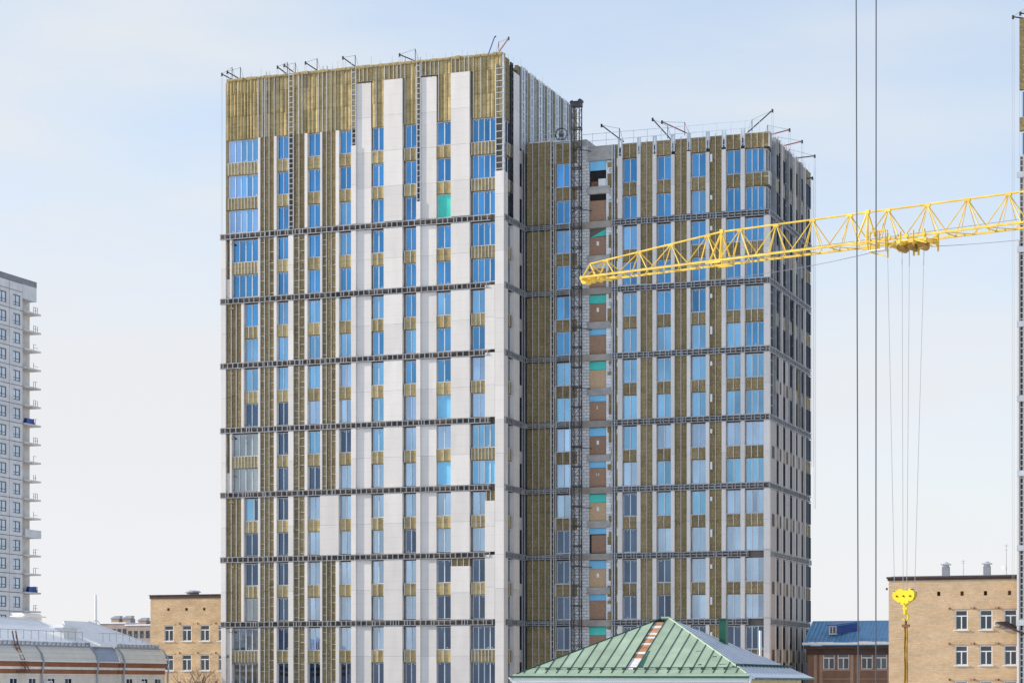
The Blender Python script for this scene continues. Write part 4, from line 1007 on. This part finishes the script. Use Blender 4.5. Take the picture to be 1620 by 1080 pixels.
m = MB(); m.box(.05, .1, -.4, 0, -.08, -.005); m.box(.36, .41, -.4, 0, -.08, -.005); m.build('bracket', M['rust'], t)
u0, u1 = S.fx(1577), S.fx(1640)
m = MB(); zc = S.z(985, 10); m.slab([(u0, -.8, zc), (u0+.3, -1.6, zc-.1), (u1, -1.6, zc-1.5), (u1, -.05, zc-1.3), (u0+.9, -.05, zc+.05)], (0, 0, .1)); m.build('lean_to_roof', M['dark_trim'], BR)

# ---- brown building with a blue roof
S = Site(1278, 226.0)
BB = thing('blue_roofed_house', 'brown rendered building with bright blue metal roof and snow along the eave', 'building', S.loc(), -YAW)
xe = S.fx(1425); zc = S.z(1021)
wp = [(1302, 1320.5), (1325, 1343.5), (1362, 1380.5), (1384.5, 1403), ]
cu = [(S.fx(a), S.fx(b)) for a, b in wp]
rz = [(S.z(1058, 4), S.z(1031, 4)), (S.z(1110, 4), S.z(1080, 4))]
holes = [(a, b, z0, z1) for a, b in cu for z0, z1 in rz]
wall_with_holes(0, xe, 0, zc-.3, holes, 0, .4).build('front_wall', M['brown_wall'], BB)
m = MB(); m.box(.05, xe, .402, 12, 0, zc-.32); m.build('rear_mass', M['brown_wall'], BB)
for i, (a, b) in enumerate(cu):
    for z0, z1 in rz: hwin(S, BB, a, b, z0, z1, transom=.33, sill=False)
for px_ in (1290, 1299, 1348, 1358, 1406):
    u = S.fx(px_); m = MB(); m.box(u-.16, u+.16, -.1, -.003, 0, zc-.9); m.build('pilaster', M['brown_trim'], BB)
for a, b in ((cu[0][0]-.2, cu[1][1]+.2), (cu[2][0]-.2, cu[3][1]+.2)):
    for z0, z1 in rz: m = MB(); m.box(a, b, -.12, -.003, z0-.16, z0-.02); m.box(a, b, -.06, -.003, z0-1.0, z0-.9); m.build('string_course', M['brown_trim'], BB)
m = MB(); m.box(-.3, xe, -.55, .4, zc-.295, zc); m.box(-.1, xe, -.2, -.003, zc-.9, zc-.297); m.build('cornice', M['dark_trim'], BB)
zr = S.z(983, 0, 4.2)
m = MB(); m.slab([(-.4, -.7, zc+.02), (xe, -.7, zc+.02), (xe, 4.2, zr), (-.4, 4.2, zr)], (0, 0, .08)); m.slab([(-.4, 4.2, zr), (xe, 4.2, zr), (xe, 9, zc), (-.4, 9, zc)], (0, 0, .08)); m.build('roof', M['blue_roof'], BB)
m = MB(); u = -.4
while u < xe:
    b = u + random.uniform(.4, 1.1); m.box(u, min(b, xe), -.75-random.uniform(0, .1), -.1+random.uniform(0, .35), zc+.1, zc+.30+random.uniform(0, .12)); u = b
m.build('eave_snow', M['snow'], BB)
u0, u1 = S.fx(1309), S.fx(1321); ue = S.fx(1353); z0, z1 = S.z(1003), S.z(989.5)
m = MB(); m.box(u0, u1, .8, 2.6, z0, z1); o = m.build('dormer', M['white'], BB)
m = MB(); m.box(u0+.12, u1-.12, .76, .797, z0+.12, z1-.12); m.build('pane', M['glass_house'], o)
m = MB(); m.box((u0+u1)/2-.04, (u0+u1)/2+.04, .72, .757, z0+.12, z1-.12); m.build('mullion', M['white'], o)
m = MB(); m.slab([(u0-.15, .5, z1+.02), (u1+.1, .5, z1+.05), (u1+2.0, 1.9, z1+.35), (u0+.2, 3.0, z1+.25)], (0, 0, .09)); m.slab([(u1+.02, .6, z0+.1), (u1+.1, .6, z1), (u1+2.0, 1.9, z1+.33), (ue, 2.0, z0+.35)], (0, .1, 0)); m.build('dormer_roof', M['blue_dark'], BB)
m = MB(); z = zc+.5
for i in range(11): u = -.2+i*.85; m.beam((u, .35, zc+.3), (u, .35, zc+1.0), .03)
m.beam((-.3, .35, zc+.7), (xe, .35, zc+.7), .03); m.build('snow_guard', M['pipe'], BB)

# ---- tan brick building, left
S = Site(238, 262.0)
LB = thing('brick_building', 'tan brick building with two rows of windows at the left foot of the tower', 'building', S.loc(), -YAW)
zt = S.z(942); xe = 16.0
cu = [(S.fx(a), S.fx(b)) for a, b in ((260, 274.5), (288, 303), (316.5, 331.5))]
cu += [(cu[2][0]+(cu[2][0]-cu[1][0])*k, cu[2][1]+(cu[2][0]-cu[1][0])*k) for k in (1, 2)]
rz = [(S.z(1013.5, 4), S.z(988.5, 4)), (S.z(1060, 4), S.z(1035, 4)), (S.z(1106, 4), S.z(1081, 4)), (4.0, 6.0)]
vents = [(S.fx(x-2), S.fx(x+2), S.z(965.5, 4), S.z(961, 4)) for x in (266.5, 295, 323)]
wall_with_holes(0, xe, 0, zt, [(a, b, z0, z1) for a, b in cu for z0, z1 in rz]+vents, 0, .4).build('front_wall', M['tan_brick2'], LB)
m = MB(); m.box(0, xe, .402, 15, 0, zt-.02); m.build('rear_mass', M['tan_brick2'], LB)
for a, b in cu:
    for z0, z1 in rz:
        hwin(S, LB, a, b, z0, z1, transom=.3)
        m = MB(); m.box(a-.2, b+.2, -.04, -.003, z1+.05, z1+.22); m.build('lintel', M['tan_brick'], LB)
        m = MB(); m.box(b+.75, b+.88, -.1, -.003, z1+.1, z1+.28); m.build('wall_bracket', M['rust'], LB)
for i, (a, b, z0, z1) in enumerate(vents): m = MB(); m.box(a, b, .25, .38, z0, z1); m.build('vent_opening', M['black'] if i == 1 else M['rust'], LB)
m = MB(); m.box(-.15, xe, -.15, 15, zt, zt+.10); m.box(-.08, xe, -.08, 14.9, zt-.35, zt-.005); m.build('cornice', M['dark_trim'], LB)
u = S.fx(305, 3); m = MB(); m.tube((u, 3, zt+.1), (u, 3, zt+.45), .75, .75, 14); o = m.build('roof_ventilator', M['grey_sheet'], LB)
m = MB(); m.tube((u, 3, zt+.45), (u, 3, zt+.62), 1.0, .85, 14); m.tube((u, 3, zt+.62), (u, 3, zt+.72), .85, .3, 14); m.build('cap', M['galv'], o)

# ---- green hip-roofed house in front
S = Site(1183, 88.0)
GH = thing('green_roofed_house', 'low house with weathered green hip roof, one strip of sheets torn off', 'house', S.loc(), -YAW)
ze = S.z(1065.5); L = 9.55; D_ = 10.6; RS = 0.470; ya = 4.95
xa = -4.55; zap = ze + RS*ya
def zf(y): return ze + RS*y
def ymax(x): return ya*min((x+L)/(xa-0.35+L), (-x)/(-xa-0.0), 1.0)
x = -L; k = 0
pitch = 0.462
edges = [-L + 0.28 + pitch*i for i in range(-1, 22)]
edges = [e for e in edges if e < -0.05] + [0.0]; edges[0] = -L
nrm = Vector((0, -RS, 1)).normalized()*0.02
BARE = 10
def clip_strip(a, b, y0f=0.0):
    pts = [(a, y0f), (b, y0f)]; cand = [b]+[q for q in (xa, xa-.35) if a < q < b][::1]+[a]
    for q in sorted(cand, reverse=True):
        if ymax(q) > y0f+1e-4: pts.append((q, ymax(q)))
    return pts
bare_i = min(range(len(edges)-1), key=lambda i: abs(edges[i]-S.fx(983)))
for i in range(len(edges)-1):
    a, b = edges[i], edges[i+1]
    if b-a < .02: continue
    pts = clip_strip(a, b)
    if len(pts) >= 3:
        dz = -0.06 if i == bare_i else 0.0
        m = MB()
        if i == bare_i:
            sub = [(a, 0), (b, 0), (b, .35), (a, .35)]; m.slab([(x, y, zf(y)) for x, y in sub], nrm)
            m.build('roof_sheet', M['green_roof'], GH)
        else: m.slab([(x, y, zf(y)) for x, y in pts], nrm); m.build('roof_sheet', M['green_roof'], GH)
    if i > 0:
        yt = ymax(a)
        m = MB(); m.beam(Vector((a, 0.05, zf(.05)))+nrm, Vector((a, max(.1, yt-.05), zf(max(.1, yt-.05))))+nrm, .024, .045); m.build('standing_seam', M['green_seam'], GH)
        if yt > .9: m = MB(); m.beam(Vector((a-.1, .36, zf(.36)+.06)), Vector((a+.06, .36, zf(.36)+.06)), .06, .1); m.build('snow_guard_clip', M['green_seam'], GH)
a, b = edges[bare_i], edges[bare_i+1]; yt = ymax(b); y = .36
while y < ymax(a)-.12:
    h = random.uniform(.14, .24); y1 = min(y+h, ymax(a)-.05)
    m = MB(); m.slab([(a+.02, y+.012, zf(y)-.03), (b-.02, y+.012, zf(y)-.03), (b-.02, y1-.012, zf(y1)-.03), (a+.02, y1-.012, zf(y1)-.03)], nrm)
    m.build('bare_plank', M['plank_white'] if y < 1.25 or random.random() < .28 else M['plank'], GH); y = y1
m = MB(); m.beam((edges[0]+.5, .36, zf(.36)+.10), (-.5, .36, zf(.36)+.10), .03); m.build('snow_guard_rail', M['green_seam'], GH)
m = MB(); 
for i in range(9): x = -4.3+random.uniform(-.3, 3.4); y = random.uniform(.4, 2.4); 
for (x, y, w_, h_) in ((edges[bare_i+1]+.03, .5, .2, .9), (edges[bare_i+1]+.06, 1.3, .1, .7), (-2.2, .7, .16, .12), (-1.8, 1.4, .2, .10), (-1.35, .75, .3, .06), (-2.6, 1.9, .25, .05), (-.8, .5, .15, .15)):
    if y+h_ < ymax(x)-.1: m.slab([(x, y, zf(y)+.024), (x+w_, y+.03, zf(y+.03)+.024), (x+w_*.7, y+h_, zf(y+h_)+.024), (x+w_*.1, y+h_*.9, zf(y+h_*.9)+.024)], (0, -.002, .004))
m.build('peeled_patch', M['green_dark'], GH)
# right-hand slope, grey sheets
XRs = 0.0
def zs(x): return ze + (zap-ze)*(-x)/(-xa)
ye = [D_*i/17 for i in range(18)]
yb = D_
def xmax(y): return xa*min(y/ya, (yb-y)/(yb-ya), 1.0)
nr = Vector(((zap-ze)/(-xa), 0, 1)).normalized()*0.02
for i in range(17):
    a, b = ye[i], ye[i+1]
    pts = [(0, a), (0, b)]; cand = [b]+([ya] if a < ya < b else [])+[a]
    for q in cand:
        if xmax(q) < -1e-3: pts.append((xmax(q), q))
    if len(pts) >= 3:
        m = MB(); m.slab([(x, y, zs(x)) for x, y in pts], nr); m.build('roof_sheet', M['slate_roof'], GH)
    if i:
        xm = xmax(a); m = MB(); m.beam(Vector((-.03, a, zs(-.03)))+nr, Vector((xm+.02, a, zs(xm+.02)))+nr, .03, .04); m.build('standing_seam', M['pipe'], GH)
        m = MB(); m.box(-.62, -.5, a-.06, a+.06, zs(-.5), zs(-.62)+.10); m.build('snow_guard_clip', M['green_seam'], GH)
m = MB(); m.poly([(-L, 0, ze-.01), (xa-.35, ya, zap-.01), (-L, yb, ze-.01)]); m.poly([(-L, yb, ze-.01), (xa-.35, ya, zap-.01), (xa, ya, zap-.01), (0, yb, ze-.01)]); m.build('rear_slope', M['green_roof'], GH)
m = MB(); m.tube(Vector((-.05, .05, ze+.03)), Vector((xa, ya, zap+.03)), .045); m.tube((xa-.35, ya, zap+.03), (xa, ya, zap+.03), .07); m.build('hip_cap', M['green_roof'], GH)
m = MB(); m.tube(Vector((-L, .0, ze+.02)), Vector((xa-.35, ya, zap+.02)), .035); m.build('hip_cap', M['green_seam'], GH)
# eaves, gutter, fascia, walls
m = MB(); m.slab([(-L-.12, -.02, ze-.02), (.1, -.02, ze-.02), (.1, -.30, ze-.10), (-L-.12, -.30, ze-.10)], (0, 0, .03)); m.build('eave_flashing', M['green_roof'], GH)
m = MB(); m.beam((-L-.2, -.30, ze-.09), (.12, -.30, ze-.12), .07, .08); m.build('gutter', M['green_dark'], GH)
m = MB(); m.box(-L-.05, .08, -.24, -.14, ze-.33, ze-.13); m.build('fascia', M['white'], GH)
m = MB(); m.slab([(.02, -.1, ze-.02), (.02, yb, ze-.02), (.35, yb+.1, ze-.16), (.35, -.1, ze-.16)], (0, 0, .03)); m.build('eave_flashing', M['slate_roof'], GH)
m = MB(); m.box(.3, .37, -.1, yb+.1, ze-.20, ze-.13); m.build('gutter', M['green_dark'], GH)
m = MB(); m.box(-L+.5, -.32, .55, yb-.5, 0, ze-.2); m.build('wall', M['green_dark'], GH)
m = MB(); m.box(-.315, -.1, .5, yb-.5, 0, ze-.22); m.build('side_wall', M['cream_wall'], GH)
m = MB(); m.box(-L+.3, -.3, .0, .5, ze-.45, ze-.335); m.build('soffit', M['dark_trim'], GH)
m = MB(); m.tube((.18, -.28, ze-.15), (.05, -.05, ze-.6), .05); m.tube((.05, -.05, ze-.6), (.05, -.05, 0), .05); m.build('downpipe', M['white'], GH)
m = MB(); m.tube((-L-.2, -.3, ze-.12), (-L+.1, .1, ze-.6), .05); m.tube((-L+.1, .1, ze-.6), (-L+.1, .1, 0), .05); m.build('downpipe', M['white'], GH)
cx, cy = -2.55, 6.3
m = MB(); m.box(cx-.16, cx+.12, cy-.22, cy+.22, ze+.9, S.z(980, cx, cy)); o = m.build('chimney', M['green_dark'], GH)
m = MB(); m.box(cx-.19, cx+.15, cy-.25, cy+.25, S.z(980, cx, cy)+.002, S.z(980, cx, cy)+.06); m.build('chimney_cap', M['green_dark'], o)
m = MB(); m.tube((-1.6, yb-1.8, ze+.6), (-1.6, yb-1.8, ze+1.9), .06); m.build('vent_pipe', M['white'], GH)

# ---- low house with a curved mansard and snowy roofs, left
S = Site(-40, 196.0)
MH = thing('mansard_house', 'low house with beige mansard siding, red-brown bands and snowy roofs at lower left', 'house', S.loc(), -YAW)
def zy(py, px): return S.z(py, 0, S.fy(px))
vEnd = S.fy(262); v1 = S.fy(146); v2 = S.fy(187)
zg = zy(1022, 90); zs1 = zy(1046, 90); zb1 = zy(1067, 90)
def mansard(v0, v1_, out_, mname):
    m = MB(); m.slab([(out_-.9, v0, zg), (out_-.9, v1_, zg), (out_-.25, v1_, zg-.7), (out_, v1_, zs1), (out_, v0, zs1), (out_-.25, v0, zg-.7)], (-.15, 0, -.05)) if False else None
    m = MB(); m.slab([(out_-.75, v0, zg), (out_-.75, v1_, zg), (out_-.22, v1_, zg-.65), (out_-.22, v0, zg-.65)], (-.2, 0, -.1)); m.slab([(out_-.22, v0, zg-.652), (out_-.22, v1_, zg-.652), (out_, v1_, zs1), (out_, v0, zs1)], (-.2, 0, 0))
    return m.build('mansard_siding', M[mname], MH)
mansard(0, v1, .5, 'siding'); mansard(v1+.02, v2-.02, .15, 'blue_sheet'); mansard(v2, vEnd-.6, .5, 'siding')
for a, b, o_ in ((0, v1, .25), (v1+.02, v2-.02, -.10), (v2, vEnd-.7, .25)):
    m = MB(); m.box(o_-6, o_, a, b, 0, zb1); m.build('lower_wall', M['beige_wall'], MH)
    zz = zs1
    hh = zs1-zb1
    for j, (q0, q1) in enumerate(((.02, .38), (.38, .58), (.58, .90), (.90, 1.0))):
        m = MB(); m.box(o_-3, o_+.14-.03*j, a, b, zs1-hh*q1+.004, zs1-hh*q0-.004); m.build('brick_course' if j % 2 == 0 else 'string_course', M['red_brick'] if j % 2 == 0 else M['stripe'], MH)
    m = MB(); m.box(o_-.4, o_+.32, a, b, zs1+.0, zs1+.09); m.build('eave_board', M['white'], MH)
    m = MB(); m.box(o_-.65, o_-.4, a, b, zg+.0, zg+.13); m.build('gutter', M['pipe'], MH)
for px_, o_ in ((60, .5), (147, .5), (189, .5), (259, .5)):
    v = S.fy(px_); m = MB(); m.tube((o_-.7, v, zg), (o_-.1, v, zg-.7), .09); m.tube((o_-.1, v, zg-.7), (o_+.12, v, zs1), .09); m.tube((o_+.12, v, zs1), (o_-.05, v, zb1), .09); m.tube((o_-.05, v, zb1), (o_-.05, v, 0), .09); m.build('downpipe', M['pipe'], MH)
for px_ in (16, 46, 76, 103, 200, 224, 245):
    v = S.fy(px_); o_ = .25; m = MB(); m.box(o_+.0, o_+.07, v-.65, v+.65, zb1-2.3, zb1-.25); o = m.build('window', M['white'], MH)
    m = MB(); m.box(o_+.071, o_+.085, v-.55, v-.06, zb1-2.2, zb1-.35); m.box(o_+.071, o_+.085, v+.06, v+.55, zb1-2.2, zb1-.35); m.build('pane', M['glass_house'], o)
for px_, lab in ((69, 'white air conditioner box on the wall of the mansard house, left one'), (217, 'white air conditioner box on the wall of the mansard house, right one')):
    v = S.fy(px_); t = thing('air_conditioner', lab, 'air conditioner', (S.O[0]+.27*AX[0]+v*NX[0], S.O[1]+.27*AX[1]+v*NX[1], zb1-1.2), -YAW, 'air conditioners on the mansard house')
    m = MB(); m.box(0, .4, -.45, .45, 0, .65); m.build('casing', M['white'], t)
    m = MB(); m.tube((.395, .08, .32), (.42, .08, .32), .25, n=14); m.build('fan_grille', M['pipe'], t)
# roofs behind the gutter
def roofpoly(name, pts, mname, off=(0, 0, .08)): m = MB(); m.slab(pts, off); return m.build(name, M[mname], MH)
vA, vB, vC = S.fy(52, -8), S.fy(112, -1), S.fy(118, -1)
zr1 = S.z(979, -8, S.fy(10, -8)); zr2 = S.z(985, -8, S.fy(140, -8))
roofpoly('roof_slope', [(-.2, -6, zg+.1), (-.2, v1+2, zg+.1), (-8, S.fy(55, -8), zr1), (-8, -6, zr1)], 'snow')
roofpoly('roof_slope', [(-.22, v1+2.02, zg+.1), (-16, v1+2, zg+.1), (-8, S.fy(55, -8), zr1)], 'grey_sheet')
roofpoly('roof_slope', [(-.5, v1-2.5, zg+.16), (-.5, vEnd-.8, zg+.16), (-7, S.fy(140, -7), zr2), (-7, S.fy(100, -7), zr2)], 'snow')
roofpoly('roof_slope', [(-.52, vEnd-.78, zg+.16), (-14, vEnd-.8, zg+.16), (-7, S.fy(140, -7), zr2)], 'snow')
m = MB(); m.tube((-.2, v1+2, zg+.22), (-8, S.fy(55, -8), zr1+.1), .1); m.tube((-.5, vEnd-.8, zg+.28), (-7, S.fy(140, -7), zr2+.1), .1); m.tube((-8, S.fy(55, -8), zr1+.1), (-8, -6, zr1+.1), .1); m.build('hip_cap', M['white'], MH)
m = MB(); v = 0
while v < vEnd-1:
    if not (v1 < v < v2): m.box(-.5, -.1, v, v+.22, zg+.14, zg+.40+random.uniform(0, .08))
    v += .75
m.build('snow_guard', M['grey_sheet'], MH, 'stuff')
m = MB(); v = 0
while v < vEnd-1:
    if v < v1+1 or v > v2-1: m.box(-1.62, -1.58, v, v+.04, zg+.2, zg+1.5)
    v += 1.3
m.box(-1.62, -1.58, 0, v1+1, zg+1.46, zg+1.50); m.box(-1.62, -1.58, v2-1, vEnd-1, zg+1.46, zg+1.50); m.build('roof_railing', M['pipe'], MH)
for px0, px1, pt_, pb_, xx in ((38, 66, 975, 988, -9), (101, 122, 993, 1012, -2.2)):
    a, b = S.fy(px0, xx), S.fy(px1, xx); z0, z1 = S.z(pb_, xx, a)-.5, S.z(pt_, xx, a); m = MB(); m.box(xx-1.0, xx, a, b, z0, z1); o = m.build('dormer', M['white'], MH)
    m = MB(); m.slab([(xx-1.3, a-.5, z1+.002), (xx+.2, a-.5, z1+.002), (xx+.2, b+.5, z1+.002), (xx-1.3, b+.5, z1+.002)], (0, 0, .12)); m.slab([(xx-1.2, a, z1+.13), (xx+.1, a, z1+.13), (xx+.1, b, z1+.13)], (-.3, 0, .25)); m.build('dormer_cap', M['snow'], o)
t = thing('roof_ladder', 'rusty iron ladder hanging over the beige mansard siding', 'ladder', (S.O[0], S.O[1], 0), -YAW)
v = S.fy(29)
for s in (-.28, .28): m = MB(); m.beam((-.2, v+s-.4, zg+1.3), (-.05, v+s-.25, zg+.1), .09); m.beam((-.05, v+s-.25, zg+.1), (.85, v+s+.25, zs1-.9), .09); m.build('side_rail', M['rust'], t)
for k in range(8): q = k/7; m = MB(); m.beam((-.05+.9*q, v-.53+.5*q, zg+.1+(zs1-zg-1.0)*q), (-.05+.9*q, v+.03+.5*q, zg+.1+(zs1-zg-1.0)*q), .06); m.build('rung', M['rust'], t)
m = MB(); m.box(.3, .8, v-.9, v+1.0, zs1-.95, zs1-.88); m.build('foot_platform', M['rust'], t)

# ---- far panel block at the left edge
S = Site(-30, 352.0)
FB = thing('apartment_block', 'distant grey concrete-panel block under construction with open balconies at the left edge', 'building', S.loc(), -YAW)
vj = [S.fy(-30), S.fy(14.8), S.fy(36)]; vE = S.fy(58); vW = S.fy(47, -1.6)
ztp = S.z(447, 0, vE); st = 29.75*(S.O[1]+S.fy(30)*NX[1])/FPX
z_first = S.z(464, 0, S.fy(26)) - 0.0
nst = int(z_first/st)+1
m = MB(); m.box(-14, -.45, 0, vj[2]-.02, 0, ztp-.4); m.build('core_wall', M['far_joint'], FB)
m = MB(); m.box(-14, -1.6, vj[2], vW, 0, ztp-2.2); m.build('recess_wall', M['far_slab'], FB)
m = MB(); m.box(-14, 0.02, -.2, vE, ztp-.9, ztp+.02); m.build('parapet', M['far_joint'], FB)
m = MB(); m.box(-13.5, 0.0, vj[2]+.02, vE-.02, ztp-3.2, ztp-.92); m.build('head_panel', M['far_panel'], FB)
winp = [(-24, -13), (-1, 10), (21, 32)]
for r_ in range(-1, nst):
    zlo = z_first - st*(r_+1) + .45; zhi = zlo + st
    if r_ < 0: zhi = ztp-.92
    if zhi < .2: break
    zlo = max(zlo, .02)
    for j in range(2):
        a, b = vj[j]+.06, vj[j+1]-.06
        wins = [w_ for w_ in winp if S.fy(w_[0]) > vj[j]-.5 and S.fy(w_[1]) < vj[j+1]+.5] if r_ >= 0 else []
        m = MB(); zw0, zw1 = zlo+.62, zlo+.62+1.75
        if not wins or zw1 > zhi: m.box(-.35, 0, a, b, zlo+.05, zhi-.05)
        else:
            m.box(-.35, 0, a, b, zlo+.05, zw0); m.box(-.35, 0, a, b, zw1, zhi-.05); y = a
            for w_ in sorted(wins): m.box(-.35, 0, y, S.fy(w_[0]), zw0, zw1); y = S.fy(w_[1])
            m.box(-.35, 0, y, b, zw0, zw1)
        m.build('wall_panel', M['far_panel'], FB)
        for w_ in wins if zw1 <= zhi else []:
            c, d = S.fy(w_[0])+.02, S.fy(w_[1])-.02; t_ = .14; m = MB()
            m.box(-.2, -.08, c, c+t_, zw0, zw1); m.box(-.2, -.08, d-t_, d, zw0, zw1); m.box(-.2, -.08, c+t_, d-t_, zw0, zw0+t_); m.box(-.2, -.08, c+t_, d-t_, zw1-t_, zw1); mm = c+(d-c)*.42; m.box(-.2, -.08, mm-.08, mm+.08, zw0+t_, zw1-t_)
            m.box(-.2, -.09, c+t_, d-t_, zw0+.5, zw0+.6)
            o = m.build('window', M['frame_dark'], FB)
            for e, f_ in ((c+t_, mm-.08), (mm+.08, d-t_)): m = MB(); m.box(-.17, -.14, e, f_, zw0+t_, zw1-t_); m.build('pane', M['film_pale'], o)
    if r_ >= 0:
        zz = zlo+.05
        m = MB(); m.box(-1.9, .35, vj[2]+.04, S.fy(62), zz-.12, zz+.14); o = m.build('balcony_slab', M['far_slab'], FB)
        m = MB()
        for h in (.55, 1.05):
            if random.random() < .85: m.box(.1, .15, vj[2]+3, S.fy(60-random.uniform(0, 4)), zz+h, zz+h+.05)
        for q in range(random.choice((1, 2, 3))): y = S.fy(52+q*3); m.box(.1, .15, y, y+.06, zz+.1, zz+1.1)
        m.build('balcony_rail', M['cable'], o)
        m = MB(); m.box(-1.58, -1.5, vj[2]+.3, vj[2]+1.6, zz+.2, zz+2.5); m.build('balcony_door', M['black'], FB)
        if r_ == 12: m = MB(); m.box(.35, .45, vj[2]+.1, S.fy(61.5), zz-.1, zz+1.15); m.build('balcony_front', M['far_panel'], FB)
for r_, px_ in ((6, 42), (15, 46)):
    z0 = z_first-st*(r_+1)+.45+.2; v = S.fy(px_, 0); m = MB(); m.box(-.6, .0, 0, 2.5, 0, .45); m.box(-.55, -.05, .1, 2.4, .46, .9)
    o = m.build('stacked_pallet', M['blue_drum']); o.location = (S.O[0]+v*NX[0], S.O[1]+v*NX[1], z0); o.rotation_euler = (0, 0, -YAW); tag(o, 'blue wrapped stack on an %s balcony of the distant block' % ('upper' if r_ == 6 else 'lower'), 'pallet stack', 'blue stacks on the distant balconies')

# ---- faded houses far behind
S = Site(150, 470.0)
for i, (a, b, yt, lab) in enumerate(((158, 199, 986, 'faded tan house far off behind the snowy roofs, left one'), (199.5, 246, 989, 'faded tan house far off beside the left brick building'))):
    u0, u1 = S.fx(a), S.fx(b); z1 = S.z(yt, u0)
    t = thing('distant_house', lab, 'house', (S.O[0]+u0*AX[0], S.O[1]+u0*AX[1], 0), -YAW, 'faded houses in the distance')
    w_ = u1-u0
    m = MB(); m.box(0, w_, 0, 10, 0, z1); m.build('wall', M['far_house'], t)
    for j in range(5):
        for zz in (z1-2.6, z1-5.8): m = MB(); m.box(.5+j*w_/5, 1.3+j*w_/5, -.03, .1, zz, zz+1.5); m.build('window', M['glass_house'], t)
    m = MB(); m.box(-.2, w_+.1, -.2, 10.2, z1, z1+.25); m.build('roof', M['snow'], t)
    for q in (.25, .7): m = MB(); m.box(w_*q, w_*q+1.8, 2, 4, z1+.25, z1+1.1); m.build('roof_hut', M['far_house'], t); m = MB(); m.slab([(w_*q-.3, 1.8, z1+1.1), (w_*q+2.1, 1.8, z1+1.1), (w_*q+1.5, 3, z1+1.7), (w_*q+.3, 3, z1+1.7)], (0, 1.2, 0)); m.build('hut_roof', M['grey_sheet'], t)
p = at(151.5, 1081, 320); t = thing('flue_stack', 'slender pale flue rising behind the snowy roofs', 'chimney', (p.x, p.y, 0))
zt_ = at(151, 940, 320).z
m = MB(); m.tube((0, 0, 0), (0, 0, zt_-4), .22, .2, 10); m.tube((0, 0, zt_-4), (0, 0, zt_), .2, .16, 10); m.build('flue', M['white'], t)
m = MB()
for k in range(3): a = 2*PI*k/3; m.tube((0, 0, zt_-3.4), (1.5*math.cos(a), 1.5*math.sin(a), zt_-5.2), .04, n=4)
m.build('stay_wire', M['pipe'], t)

# ---- bare trees in front of the left brick building
def bare_tree(px, py_top, Z, label, seed):
    rr = random.Random(seed); p = at(px, 1081, Z); H = at(px, py_top, Z).z
    t = thing('bare_tree', label, 'tree', (p.x, p.y, 0), rr.uniform(0, 6), 'bare trees by the left brick building')
    tr = MB(); tr.tube((0, 0, 0), (0, 0, H*.55), .2, .13, 8); tr.build('trunk', M['bark'], t)
    cr = MB()
    def grow(a, d, ln, r, lv):
        b = a+d*ln; cr.tube(a, b, max(r, .022), max(r*.62, .016), 5)
        if lv == 0: return
        for k in range(rr.choice((2, 3, 3))):
            q = (d+Vector((rr.uniform(-.8, .8), rr.uniform(-.8, .8), rr.uniform(-.1, .55)))).normalized(); grow(a+(b-a)*rr.uniform(.55, 1), q, ln*rr.uniform(.6, .85), r*.6, lv-1)
    for k in range(5): a = 2*PI*k/5+rr.uniform(-.3, .3); grow(Vector((0, 0, H*(.38+.035*k))), Vector((math.cos(a)*.6, math.sin(a)*.6, .8)).normalized(), H*.17, .12, 4)
    cr.build('crown', M['bark'], t)
bare_tree(284, 1034, 225, 'bare leafless tree under the middle windows of the left brick building', 3)
bare_tree(306, 1040, 228, 'smaller bare tree next to the tower foot by the left brick building', 9)
